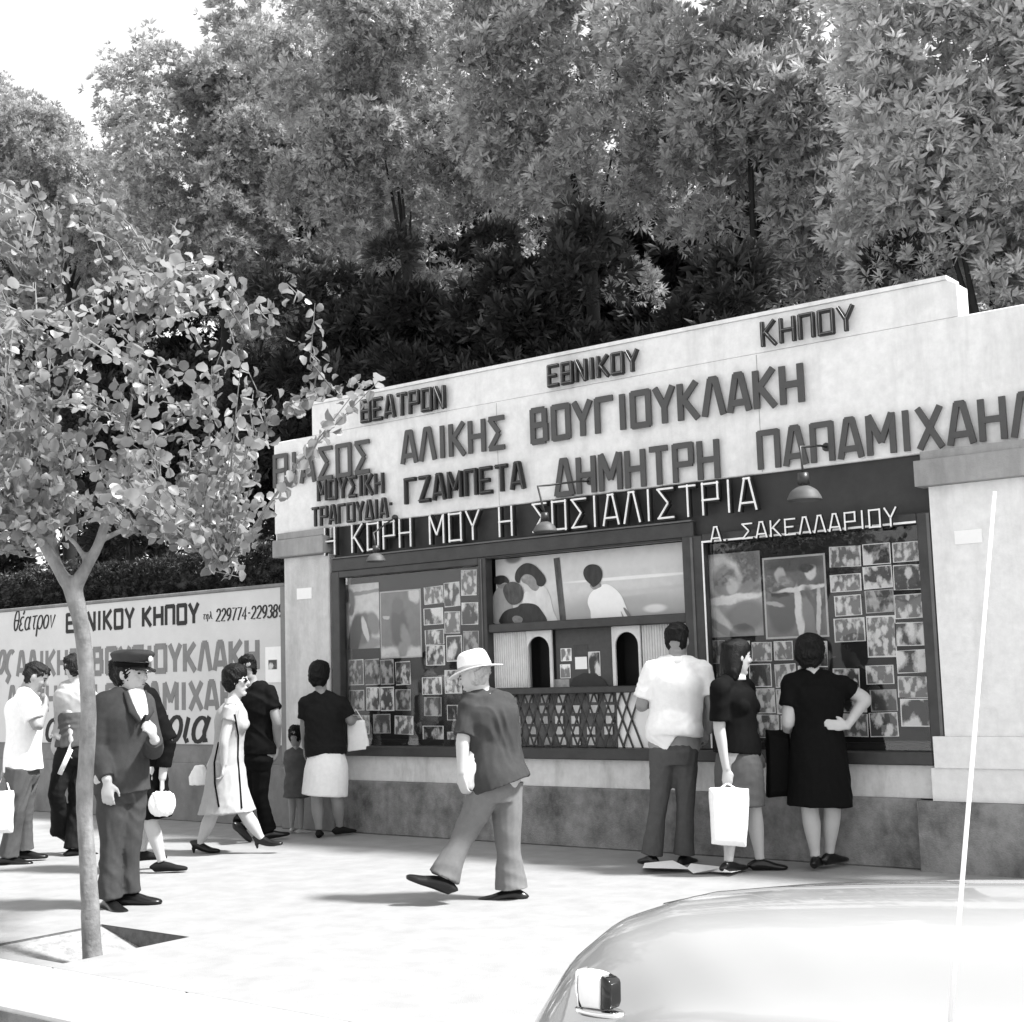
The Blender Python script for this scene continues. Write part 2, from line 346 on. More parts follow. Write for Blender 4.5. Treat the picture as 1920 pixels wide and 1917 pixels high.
grey('cloth_suit', 0.05, 0.75, 0.1, 30, 0.15, 300, .08); grey('cloth_grey', 0.05, 0.8, 0.1, 30, 0.15, 300, .08); grey('cloth_mid', 0.085, 0.8, 0.1, 30, 0.15, 300, .08); grey('cloth_pale', 0.15, 0.8, 0.08, 30, 0.12, 300, .08); grey('cloth_light', 0.36, 0.8, 0.06, 30, 0.1, 300, .08)
grey('cloth_jacket', 0.045, 0.8, 0.1, 30, 0.15, 300, .08); grey('shoe_black', 0.006, 0.3, 0.2, 30); grey('shoe_pale', 0.4, 0.5, 0.1, 30); grey('paper', 0.8, 0.7, 0.04, 12); grey('straw', 0.72, 0.75, 0.08, 120, 0.3, 200)
grey('lens_dark', 0.008, 0.12, 0.0); grey('cap_leather', 0.008, 0.15, 0.1); grey('lip', 0.12, 0.5, 0.05)
glassmat()
for i, (lo, mid, hi, sc) in enumerate(((.02, .2, .7, 16), (.08, .4, .8, 20), (.015, .12, .55, 14), (.16, .42, .75, 24), (.02, .34, .85, 11), (.06, .2, .42, 18))): photomat('print_%d' % i, lo, mid, hi, sc)

# ================================================================== SETTING: ground
def structure(o): o['kind'] = 'structure'; return o
PX0, PX1, PY0, PY1 = -6.84, -6.07, -4.70, -3.93       # the tree pit
KY = -5.36                                            # kerb line
KF = KY + 0.575
def sheet(name, rects, z, mat, thick=0.0):
    b = MB()
    for (x0, x1, y0, y1) in rects:
        b.add([(x0, y0, z), (x1, y0, z), (x1, y1, z), (x0, y1, z)], [(0, 1, 2, 3)])
    return structure(b.build(name, mat, origin=(0, 0, z)))
sheet('ground', [(-400, 400, -400, 400)], -0.30, 'soil')
sheet('road', [(-200, 200, -16, KY)], -0.14, 'road_asphalt')
sheet('pavement', [(-200, PX0, KF, 14), (PX1, 200, KF, 14), (PX0, PX1, KF, PY0), (PX0, PX1, PY1, 14)], 0.0, 'pavement_cement')
k = MB(); x = -40.0
while x < 20: k.box((x, KY, -0.2), (x + 0.992, KF - 0.005, 0.004), 0.010); x += 1.0
structure(k.build('kerb', 'kerb_stone', origin=(0, KY, 0)))
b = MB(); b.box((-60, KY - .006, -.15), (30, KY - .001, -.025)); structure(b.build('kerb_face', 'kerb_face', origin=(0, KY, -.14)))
b = MB()
b.add([(PX0, PY0, -.012), (PX1, PY0, -.2), (PX1, PY1, -.2), (PX0, PY1, -.012)], [(0, 1, 2, 3)])
pit = structure(b.build('tree_pit_soil', 'soil', origin=(0, 0, -.2)))
b = MB(); 
for a, c in (((PX0, PY0), (PX1, PY0)), ((PX1, PY0), (PX1, PY1)), ((PX1, PY1), (PX0, PY1)), ((PX0, PY1), (PX0, PY0))):
    b.add([(a[0], a[1], -.25), (c[0], c[1], -.25), (c[0], c[1], -0.002), (a[0], a[1], -0.002)], [(0, 1, 2, 3)])
structure(b.build('tree_pit_edge', 'pit_wall', origin=(0, 0, -.2)))

# ================================================================== SETTING: the theatre front
front = tag(empty('theatre_front', (-6.2, 0.4, 0)), 'white theatre ticket front with letters, showcases, ticket counter and stone pillars', 'building')
b = MB()
b.box((-9.72, 0.0, 2.69), (-1.2, 0.22, 3.56), 0.006); b.build('fascia', 'white_render', front)
b = MB(); b.prism([(-9.2, 3.562), (-3.14, 3.562), (-3.14, 3.78), (-3.2, 3.815), (-9.2, 3.845)], 0.004, 0.2); pb = b.build('parapet', 'white_render', front)
b = MB(); b.prism([(-9.21, 3.847), (-3.2, 3.817), (-3.2, 3.845), (-9.21, 3.875)], -0.012, 0.22); b.build('coping', 'white_render', pb)
b = MB(); b.box((-9.70, 0.001, 2.60), (-8.97, 0.2, 2.688)); b.build('fascia_block', 'white_render', front)
b = MB(); b.box((-8.96, 0.035, 2.30), (-3.41, 0.2, 2.688)); b.build('lintel_band', 'dark_band', front)
b = MB(); b.box((-8.95, -0.015, 2.285), (-5.2, 0.034, 2.40), 0.006); b.build('lintel_beam', 'frame_paint', front)
b = MB(); b.box((-8.95, -0.03, 2.40), (-5.2, 0.034, 2.412)); b.build('lintel_drip', 'frame_edge', front)
for sx_ in (-7.02, -4.62):
    b = MB(); b.box((sx_, -.0012, 2.70), (sx_ + .004, .0, 3.55)); b.build('seam', 'capital_render', front)
# left pillar
pl = empty('pillar', (-9.28, 0, 0)); pl.parent = front; pl.location = Vector((-9.28, 0, 0)) - front.location
b = MB(); b.box((-9.57, -0.03, 0.55), (-8.98, 0.3, 2.458), 0.01); b.build('shaft', 'pillar_render', pl)
b = MB(); b.box((-9.65, -0.10, 2.46), (-8.985, 0.3, 2.62), 0.008); b.box((-9.61, -0.075, 2.621), (-9.0, -0.002, 2.684), 0.006); b.build('capital', 'capital_render', pl)
b = MB(); b.box((-9.62, -0.05, 0.0), (-8.95, 0.3, 0.55), 0.01); b.build('base', 'wall_concrete', pl)
# right pillar, rounding off to the gateway
def roundplan(x0, yf, x1, r):
    p = [(x0, 0.35), (x0, yf), (x1, yf)]
    for i in range(1, 9):
        t = math.pi / 2 * i / 8; p.append((x1 + r * math.sin(t), yf + r * (1 - math.cos(t))))
    p.append((x1 + r, yf + r + 0.6)); p.append((x0, yf + r + 0.6)); return p
pr = empty('pillar', (-3.0, 0, 0)); pr.parent = front; pr.location = Vector((-3.0, 0, 0)) - front.location
b = MB(); b.zprism(roundplan(-3.40, -0.04, -2.85, 0.30), 0.851, 2.458); b.build('shaft', 'white_render', pr)
b = MB(); b.zprism(roundplan(-3.46, -0.12, -2.83, 0.36), 2.46, 2.628); b.zprism(roundplan(-3.42, -0.10, -2.84, 0.34), 2.629, 2.686); b.build('capital', 'capital_render', pr)
b = MB(); b.zprism(roundplan(-3.47, -0.07, -2.83, 0.34), 0.652, 0.85); b.zprism(roundplan(-3.5, -0.055, -2.83, 0.33), 0.442, 0.65); b.build('pedestal', 'white_render', pr)
b = MB(); b.zprism(roundplan(-3.59, -0.10, -2.80, 0.36), 0.0, 0.44); b.build('base', 'plinth_dark', pr)
p2 = empty('pillar', (-1.5, 0, 0)); p2.parent = front; p2.location = Vector((-1.5, 0, 0)) - front.location
b = MB(); b.box((-1.75, -.04, .44), (-1.25, .5, 2.685), .01); b.build('shaft', 'white_render', p2)
b = MB(); b.box((-1.8, -.09, 0), (-1.2, .55, .439), .01); b.build('base', 'plinth_dark', p2)
# wall under the windows
b = MB(); b.box((-8.95, 0.0, 0.451), (-3.5, 0.3, 0.66)); b.build('sill_wall', 'plinth_light', front)
b = MB(); b.box((-8.95, -0.03, 0.0), (-3.59, 0.3, 0.45), 0.01); b.build('plinth', 'plinth_dark', front)
b = MB(); b.box((-8.95, 0.30, 0.0), (-3.4, 1.6, 2.28)); b.box((-9.6, 0.31, 2.29), (-2.8, 1.6, 2.7)); b.build('booth_rear', 'case_back', front)

# ---- window frame
fr = empty('window_frame', (-6.2, 0, 0.65)); fr.parent = front; fr.location = Vector((-6.2, 0, 0.65)) - front.location
FY0, FY1 = -0.035, 0.06
def bar(mb, x0, x1, z0, z1, y0=FY0, y1=FY1): mb.box((x0, y0, z0), (x1, y1, z1), 0.006)
for q in ((-8.95, -8.85, 0.75, 2.284), (-7.24, -7.16, 0.75, 2.284), (-5.29, -5.12, 0.75, 2.29), (-3.50, -3.402, 0.75, 2.298)):
    b = MB(); bar(b, *q); b.build('mullion', 'frame_paint', fr)
for q in ((-8.849, -7.241, 2.225, 2.284), (-7.159, -5.291, 2.27, 2.284), (-5.119, -3.501, 2.235, 2.298)):
    b = MB(); bar(b, *q); b.build('head_rail', 'frame_paint', fr)
b = MB(); b.box((-8.95, -0.06, 0.665), (-3.48, 0.06, 0.749), 0.006); b.build('ledge', 'frame_paint', fr)
for a, c, mt in (((-5.215, -0.042, 0.76), (-5.195, -0.036, 2.28), 'frame_edge'), ((-3.43, -0.042, .76), (-3.41, -0.036, 2.29), 'frame_edge'), ((-7.205, -.042, .76), (-7.195, -.036, 2.27), 'frame_edge'),
                 ((-5.119, -0.041, 2.232), (-3.501, -0.036, 2.246), 'letter_pale'), ((-5.119, -0.041, .76), (-5.107, -.036, 2.23), 'letter_pale')):
    b = MB(); b.box(a, c); b.build('moulding', mt, fr)

# ---- showcases
def showcase(x0, x1, z1, label):
    s = tag(empty('showcase', ((x0 + x1) / 2, 0.05, 0.75)), label, 'showcase')
    b = MB(); b.box((x0, 0.115, 0.75), (x1, 0.14, z1)); b.build('back_board', 'case_back', s)
    b = MB(); b.box((x0, 0.03, 0.75), (x1, 0.034, z1)); b.build('glass', 'glass', s)
    b = MB(); b.box((x0, 0.036, 0.75), (x1, 0.114, 0.80)); b.build('shelf', 'case_back', s)
    return s
showcase(-8.849, -7.241, 2.225, 'left glazed showcase full of posters and photo cards, nearest the wall of painted names')
showcase(-5.119, -3.501, 2.235, 'right glazed showcase full of posters and photo cards, beside the round white pillar')
def quad(px, py): p = F(px, py, 0.10); return p[0], p[2]
def rect_px(x0, y0, x1, y1):                    # centre-line measures of a photo rectangle on the case back
    ym = (y0 + y1) / 2; xm = (x0 + x1) / 2
    return quad(x0, ym)[0], quad(x1, ym)[0], quad(xm, y1)[1], quad(xm, y0)[1]
CARD_N = 0
WORDS1 = ['first', 'second', 'third', 'fourth', 'fifth', 'sixth', 'seventh', 'eighth']
def card(r, label, group, mat, tilt=0.0):
    global CARD_N
    x0, x1, z0, z1 = r; CARD_N += 1; y = 0.104 - 0.0011 * (CARD_N % 7)
    cx, cz = (x0 + x1) / 2, (z0 + z1) / 2; hw, hh = (x1 - x0) / 2, (z1 - z0) / 2
    c, s = math.cos(tilt), math.sin(tilt)
    b = MB(); b.prism([(-hw * c - -hh * s, -hw * s + -hh * c), (hw * c - -hh * s, hw * s + -hh * c), (hw * c - hh * s, hw * s + hh * c), (-hw * c - hh * s, -hw * s + hh * c)], 0, 0.0009)
    o = b.build('photo_card', mat, origin=(0, 0, 0)); o.location = (cx, y, cz)
    return tag(o, label, 'photo', group)
def crop3(r): return rect_px(500 + r[0] * .2608, 980 + r[1] * .2608, 500 + r[2] * .2608, 980 + r[3] * .2608)
def crop5(r): return rect_px(1270 + r[0] * .3385, 960 + r[1] * .3385, 1270 + r[2] * .3385, 960 + r[3] * .3385)
left_cards = {
 'column right of dark poster': [(1130, 460, 1268, 585), (1128, 615, 1268, 735), (1138, 770, 1275, 878), (1145, 882, 1282, 1028)],
 'upper middle column': [(1277, 430, 1390, 605), (1280, 640, 1392, 798), (1290, 812, 1402, 1000)],
 'column beside ticket counter': [(1396, 340, 1508, 525), (1400, 575, 1520, 735), (1412, 780, 1525, 930)],
 'upper row under posters': [(590, 985, 698, 1170), (708, 982, 812, 1168), (820, 985, 916, 1166), (925, 1000, 1032, 1168)],
 'lower row under posters': [(592, 1205, 700, 1352), (716, 1185, 812, 1352), (818, 1182, 916, 1355), (926, 1200, 1036, 1352)],
 'bottom row': [(600, 1385, 740, 1520), (768, 1378, 892, 1516), (918, 1390, 1052, 1524)],
 'low column left of hat': [(1116, 1112, 1258, 1238), (1130, 1255, 1256, 1392), (1122, 1462, 1272, 1576)],
 'low column behind hat': [(1280, 1060, 1404, 1230), (1298, 1312, 1402, 1422), (1302, 1505, 1392, 1630)]}
right_cards = {
 'column right of posters': [(840, 190, 1015, 305), (845, 345, 1018, 442), (870, 462, 1020, 576), (868, 588, 1040, 720), (862, 868, 1010, 985), (880, 1010, 1050, 1110), (885, 1118, 1058, 1245)],
 'narrow middle column': [(1025, 175, 1180, 292), (1028, 300, 1190, 425), (1040, 432, 1200, 558), (1050, 575, 1212, 806), (1045, 850, 1200, 955), (1070, 985, 1218, 1105), (1066, 1112, 1224, 1246)],
 'column nearest the pillar': [(1190, 165, 1362, 276), (1195, 292, 1372, 432), (1200, 455, 1376, 590), (1205, 612, 1382, 742), (1215, 765, 1386, 892), (1222, 912, 1395, 1030), (1238, 1036, 1402, 1190)],
 'upper row under posters': [(165, 712, 262, 842), (300, 715, 402, 830), (412, 722, 522, 828), (535, 716, 640, 822), (740, 716, 832, 860)],
 'middle row by the women': [(400, 842, 522, 970), (542, 842, 660, 972), (670, 850, 780, 972)],
 'lower row by the women': [(420, 978, 540, 1116), (548, 982, 660, 1120), (690, 985, 800, 1120)],
 'bottom row': [(430, 1124, 562, 1252), (575, 1130, 690, 1250), (705, 1130, 830, 1250)]}
tones = ['dark mottled', 'mixed', 'shadowy', 'pale', 'high contrast', 'dull grey']
for where, d, fn, grp in (('left', left_cards, crop3, 'photo cards in the left showcase'), ('right', right_cards, crop5, 'photo cards in the right showcase')):
    for cname, rs in d.items():
        for i, r in enumerate(rs):
            k = random.choice([0, 1, 1, 3, 3, 3, 4, 4, 4, 5])
            pos = '%s from the %s' % (WORDS1[i], 'top' if 'column' in cname else 'left')
            card(fn(r), '%s photo card, %s in %s, %s showcase' % (tones[k], pos, cname, where), grp, 'print_%d' % k, random.uniform(-.035, .035))
# ---- posters: sheets with figures printed on them
def poster(r, label, sheetmat, shapes):
    x0, x1, z0, z1 = r; root = tag(empty('poster', ((x0 + x1) / 2, 0.095, z0)), label, 'poster')
    b = MB(); b.box((x0, 0.094, z0), (x1, 0.0955, z1)); b.build('sheet', sheetmat, root)
    for i, (nm, mat, pts) in enumerate(shapes):
        b = MB(); b.prism([(x0 + (x1 - x0) * u, z0 + (z1 - z0) * v) for u, v in pts], 0.0935 - 0.0006 * i - .0004, 0.0935 - 0.0006 * i); b.build(nm, mat, root)
def oval(cx, cy, rx, ry, n=18, a0=0): return [(cx + rx * math.cos(a0 + 2 * math.pi * i / n), cy + ry * math.sin(a0 + 2 * math.pi * i / n)) for i in range(n)]
grey('print_white', .5, .4, .12, 12); grey('print_pale', .3, .4, .5, 9, detail=3); grey('print_grey', .13, .4, .5, 10, detail=3); grey('print_dark', .035, .4, .5, 10, detail=3); grey('print_black', .012, .4, .4, 10)
def picture_poster(r, label, name, base, spots, rim=None, **k):
    x0, x1, z0, z1 = r; root = tag(empty('poster', ((x0 + x1) / 2, 0.095, z0)), label, 'poster')
    picmat(name, base, spots, **k)
    b = MB(); b.box((x0, 0.094, z0), (x1, 0.0955, z1)); b.build('sheet', 'print_white' if rim else name, root)
    if rim: b = MB(); b.box((x0 + rim, 0.0932, z0 + rim), (x1 - rim, 0.0938, z1 - rim)); b.build('printed_picture', name, root)
picture_poster(rect_px(642, 1095, 712, 1217), 'pale poster of a dark suited figure, leftmost in the left showcase', 'picture_suit', .5,
    [(.6, .86, .6, .03, 3, .2, .6), (.5, .08, .6, .12, 0, .2, .5), (.52, .30, .34, .24, 20, .10, .35), (.36, .22, .16, .34, -20, .03, .3), (.62, .3, .07, .2, 25, .5, .3), (.85, .38, .14, .2, 40, .16, .4), (.2, .74, .17, .2, 8, .12, .35), (.14, .63, .12, .1, 0, .45, .4), (.26, .6, .07, .09, 0, .08, .5)], dist=.2)
picture_poster(rect_px(714, 1107, 791, 1234), 'dark grey poster with pale foot and edges, in the left showcase', 'picture_grey', .13,
    [(.5, .05, .7, .12, 0, .5, .5), (.85, .95, .16, .12, -40, .5, .5), (.46, .45, .22, .34, 8, .05, .5), (.44, .78, .15, .12, 0, .09, .5), (.62, .3, .1, .2, 30, .2, .6), (.12, .62, .08, .03, 0, .4, .3), (.55, .1, .12, .14, 0, .2, .6)], rim=.012, dist=.35)
picture_poster(crop5((140, 228, 470, 692)), 'pale poster of a blurred head in profile, leftmost in the right showcase', 'picture_head', .26,
    [(.72, .8, .3, .3, 0, .12, .8), (.33, .74, .34, .24, -12, .55, .4), (.4, .66, .22, .2, 10, .16, .45), (.52, .6, .1, .1, 0, .4, .5), (.4, .44, .62, .05, 4, .62, .5), (.72, .24, .34, .18, 0, .13, .5), (.22, .22, .3, .12, -35, .5, .5), (.3, .1, .3, .06, -30, .2, .6)], dist=.25)
picture_poster(crop5((482, 242, 832, 700)), 'grey poster of two figures and a pale dress, second in the right showcase', 'picture_pair', .12,
    [(.28, .33, .26, .3, 0, .05, .4), (.5, .92, .5, .1, 0, .07, .6), (.27, .79, .1, .09, 10, .4, .4), (.36, .70, .14, .07, -20, .2, .5), (.78, .8, .1, .1, 0, .55, .35), (.72, .86, .13, .06, 0, .04, .5), (.62, .6, .42, .035, 3, .6, .5), (.56, .3, .07, .34, 4, .55, .3), (.72, .35, .12, .28, 0, .14, .5), (.88, .3, .04, .32, -3, .5, .4), (.14, .42, .16, .03, -10, .3, .6)], rim=.014, dist=.25)
# ---- ticket counter
tk = tag(empty('ticket_counter', (-6.2, 0.05, 0.75)), 'ticket counter with two arched openings, fluted strips and a lattice below', 'ticket counter')
def xz(px, py, y=0.02): p = F(px, py, y); return p[0], p[2]
x0, z1 = xz(914, 1053); x1, z0 = xz(1282, 1155)
TX0, TX1 = -7.158, -5.292
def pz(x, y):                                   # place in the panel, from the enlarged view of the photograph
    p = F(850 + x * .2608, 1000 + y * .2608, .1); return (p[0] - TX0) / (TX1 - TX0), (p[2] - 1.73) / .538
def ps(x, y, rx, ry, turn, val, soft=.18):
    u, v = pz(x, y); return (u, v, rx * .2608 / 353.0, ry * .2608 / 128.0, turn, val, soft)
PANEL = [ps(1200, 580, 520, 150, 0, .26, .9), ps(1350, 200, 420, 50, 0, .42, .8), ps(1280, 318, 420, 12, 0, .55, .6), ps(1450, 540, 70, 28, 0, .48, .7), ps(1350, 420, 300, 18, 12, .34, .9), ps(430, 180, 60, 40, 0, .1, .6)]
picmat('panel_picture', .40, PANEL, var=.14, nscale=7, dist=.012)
b = MB(); b.box((TX0, 0.10, 1.73), (TX1, 0.12, 2.268)); pic = b.build('picture_panel', 'panel_picture', tk)  # mirror reflection of the street, painted as flat shapes on this panel
def pshape(nm, mat, pts, lay):
    b = MB(); b.prism([xz(px, py, 0.1) for px, py in pts], 0.0985 - 0.0012 * lay - .0008, 0.0985 - 0.0012 * lay); return b.build(nm, mat, pic)
def cp4(pts): return [(850 + x * .2608, 1000 + y * .2608) for x, y in pts]
def smooth_poly(pts, k=4):
    n = len(pts); P_ = [np.array(p, float) for p in pts]; out = []
    for i in range(n):
        a, b_, c_, d = P_[i - 1], P_[i], P_[(i + 1) % n], P_[(i + 2) % n]
        for q in range(k): t = q / k; out.append(.5 * (2 * b_ + (c_ - a) * t + (2 * a - 5 * b_ + 4 * c_ - d) * t * t + (3 * b_ - a - 3 * c_ + d) * t ** 3))
    return out
def fig(nm, mat, pts, lay): pshape(nm, mat, cp4(smooth_poly(pts)), lay)
grey('print_blouse', .62, .5, .28, 5, detail=4, stretch=(1, 1, .5)); grey('print_shadow', .30, .5, .3, 6, detail=4, stretch=(1, 1, .5)); grey('print_hair', .016, .4, .9, 26, stretch=(1, 1, .4)); grey('print_hair_grey', .055, .4, .8, 26, stretch=(1, 1, .4)); grey('print_skin', .22, .5, .35, 14)  # tones of the people painted into the reflection
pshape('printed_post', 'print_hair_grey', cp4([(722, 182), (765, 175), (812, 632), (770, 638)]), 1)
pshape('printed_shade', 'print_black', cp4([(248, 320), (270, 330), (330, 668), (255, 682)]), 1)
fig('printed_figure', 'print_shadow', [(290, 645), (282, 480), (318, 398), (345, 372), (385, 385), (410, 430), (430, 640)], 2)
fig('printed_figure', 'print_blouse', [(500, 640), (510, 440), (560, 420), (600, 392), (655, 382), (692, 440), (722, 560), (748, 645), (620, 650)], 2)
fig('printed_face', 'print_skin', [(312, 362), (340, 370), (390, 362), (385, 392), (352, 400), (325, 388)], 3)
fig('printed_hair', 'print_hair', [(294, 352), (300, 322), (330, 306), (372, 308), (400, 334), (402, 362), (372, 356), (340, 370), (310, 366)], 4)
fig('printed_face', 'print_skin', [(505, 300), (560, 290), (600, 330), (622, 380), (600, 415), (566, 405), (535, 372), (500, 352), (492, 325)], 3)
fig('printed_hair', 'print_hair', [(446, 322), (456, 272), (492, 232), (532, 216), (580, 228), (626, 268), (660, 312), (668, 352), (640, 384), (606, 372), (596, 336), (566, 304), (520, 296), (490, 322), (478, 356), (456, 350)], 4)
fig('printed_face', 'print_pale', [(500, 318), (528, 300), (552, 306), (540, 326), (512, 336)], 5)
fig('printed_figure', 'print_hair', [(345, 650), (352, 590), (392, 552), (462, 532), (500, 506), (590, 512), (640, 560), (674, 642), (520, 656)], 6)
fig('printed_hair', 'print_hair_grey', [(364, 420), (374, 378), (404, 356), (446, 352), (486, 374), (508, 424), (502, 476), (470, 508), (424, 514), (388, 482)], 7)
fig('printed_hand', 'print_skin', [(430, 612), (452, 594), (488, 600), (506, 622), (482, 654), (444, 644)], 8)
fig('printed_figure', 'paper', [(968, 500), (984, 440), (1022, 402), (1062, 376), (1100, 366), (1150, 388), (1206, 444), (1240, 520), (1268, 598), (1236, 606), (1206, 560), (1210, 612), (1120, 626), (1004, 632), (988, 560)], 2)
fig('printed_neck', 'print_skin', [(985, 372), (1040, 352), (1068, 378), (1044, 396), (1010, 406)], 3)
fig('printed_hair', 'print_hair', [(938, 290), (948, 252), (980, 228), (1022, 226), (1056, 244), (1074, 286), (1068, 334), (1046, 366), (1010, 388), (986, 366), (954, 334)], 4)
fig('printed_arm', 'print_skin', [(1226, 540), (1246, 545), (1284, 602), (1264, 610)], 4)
# rails
b = MB(); bar(b, TX0, TX1, 1.665, 1.735, -0.02, 0.09); b.build('rail', 'frame_paint', tk)
b = MB(); bar(b, TX0, TX1, 1.165, 1.215, -0.05, 0.09); b.build('counter_shelf', 'frame_paint', tk)
# fluted strips
for a, c in ((917, 987), (1200, 1286)):
    xa = xz(a, 1240)[0]; xb = xz(c, 1230)[0]; n = 17; b = MB()
    for i in range(n):
        xx = xa + (xb - xa) * (i + .5) / n
        b.loft([((xx, 0.06, 1.218), 0.011, 0.012), ((xx, 0.06, 1.663), 0.011, 0.012)], n=8)
    b.build('fluted_strip', 'plinth_light', tk)
    b = MB(); b.box((xa, 0.075, 1.217), (xb, 0.085, 1.664)); b.build('fluted_back', 'wall_paint_grey', tk)
# arched openings: pale board with a dark arch
for a, c, o0, o1 in ((987, 1034, 988, 1029), (1147, 1200, 1153, 1196)):
    xa, xb = xz(a, 1240)[0], xz(c, 1235)[0]; p0, p1 = xz(o0, 1240)[0], xz(o1, 1235)[0]
    p0 = max(p0, xa + .006); p1 = min(p1, xb - .006)
    cx, r = (p0 + p1) / 2, (p1 - p0) / 2; zt = 1.62 - r * 1.0
    arc = [(cx - r * math.cos(math.pi * i / 14), zt + r * math.sin(math.pi * i / 14)) for i in range(15)]
    b = MB()                                                          # board with the arch cut out
    outer = [(xa, 1.217), (xa, zt)] + [(xa, zt + (1.664 - zt))] * 0
    poly = [(xa, 1.217), (p0, 1.217)] + arc + [(p1, 1.217), (xb, 1.217), (xb, 1.664), (xa, 1.664)]
    b.prism(poly, 0.03, 0.045); b.build('arch_board', 'plinth_light', tk)
    b = MB(); b.box((xa, 0.2, 1.217), (xb, 0.21, 1.664)); b.build('dark_opening', 'black_gap', tk)
# middle glass with a notice
xa, xb = xz(1036, 1240)[0], xz(1146, 1235)[0]
b = MB(); b.box((xa, 0.07, 1.217), (xb, 0.08, 1.664)); nb = b.build('notice_board', 'cloth_mid', tk)
for (px0, py0, px1, py1, mt) in ((1052, 1216, 1072, 1240, 'print_3'), (1051, 1246, 1070, 1272, 'print_3'), (1076, 1209, 1103, 1230, 'print_dark'), (1079, 1232, 1101, 1255, 'paper'), (1104, 1222, 1126, 1268, 'print_2'), (1036, 1274, 1068, 1290, 'print_pale')):
    q = [xz(px0, (py0 + py1) / 2, .07)[0], xz(px1, (py0 + py1) / 2, .07)[0], xz((px0 + px1) / 2, py1, .07)[1], xz((px0 + px1) / 2, py0, .07)[1]]
    b = MB(); b.box((q[0], 0.066, q[2]), (q[1], 0.069, q[3])); b.build('notice', mt, nb)
b = MB(); b.prism([xz(px, py, .065) for px, py in ((1068, 1291), (1075, 1272), (1095, 1262), (1118, 1264), (1134, 1276), (1142, 1290))], 0.058, 0.065); b.build('notice', 'cloth_suit', nb)
# lattice and white boards behind it
b = MB(); b.box((TX0, 0.10, 0.75), (TX1, 0.115, 1.164)); b.build('back_board', 'print_grey', tk)
la0, la1 = xz(918, 1350)[0], xz(1180, 1350)[0]; zb, zt = 0.752, 1.164
b = MB(); b.box((xz(1152, 1350)[0], 0.06, zb), (TX1, 0.07, zt)); b.build('white_board', 'paper', tk)
for q in range(9):
    for w in range(5):
        if (q * 3 + w * 5) % 7 == 0: continue
        xx = la0 + (la1 - la0) * (q + .2) / 9 + 0.02 * math.sin(q * 7 + w); zz = zb + (zt - zb) * (w + .15) / 5
        b = MB(); b.box((xx, 0.085, zz), (xx + .075, 0.09 + .0005 * ((q + w) % 3), zz + .06)); b.build('ticket_stack', 'paper' if q > 3 else 'print_white', tk)
b = MB(); st = 0.085; H = zt - zb; run = 0.17; xx = la0 - run; i = 0
while xx < la1:
    for sgn in (1, -1):
        a0, a1 = (xx, xx + run) if sgn > 0 else (xx + run, xx)
        # clip to the bay
        pts = []
        for (u, z) in ((a0, zb), (a1, zt)): pts.append([u, z])
        for p, q in ((0, 1), (1, 0)):
            if pts[p][0] < la0:
                t = (la0 - pts[p][0]) / (pts[q][0] - pts[p][0] + 1e-9); pts[p] = [la0, pts[p][1] + t * (pts[q][1] - pts[p][1])]
        hw = 0.008; yy = 0.04 if sgn > 0 else 0.048
        b.prism([(pts[0][0] - hw, pts[0][1]), (pts[0][0] + hw, pts[0][1]), (pts[1][0] + hw, pts[1][1]), (pts[1][0] - hw, pts[1][1])], yy + .00005 * i, yy + .006)
        i += 1
    xx += st
b.build('lattice', 'iron', tk)

# ---- enamel number plates on the pillars
b = MB(); q = xz(1790, 1008, -.04); b.box((q[0], -.046, xz(1790, 1022, -.04)[1]), (xz(1842, 1008, -.04)[0], -.0405, xz(1790, 996, -.04)[1]), .002)
tag(b.build('plate', 'paper'), 'small blank white plate on the round white pillar', 'plate')
b = MB(); q = xz(557, 1104, -.03); b.box((q[0], -.036, xz(557, 1125, -.03)[1]), (xz(585, 1104, -.03)[0], -.0305, xz(557, 1104, -.03)[1]), .002)
tag(b.build('plate', 'paper'), 'small white plate on the narrow pillar beside the painted wall', 'plate')

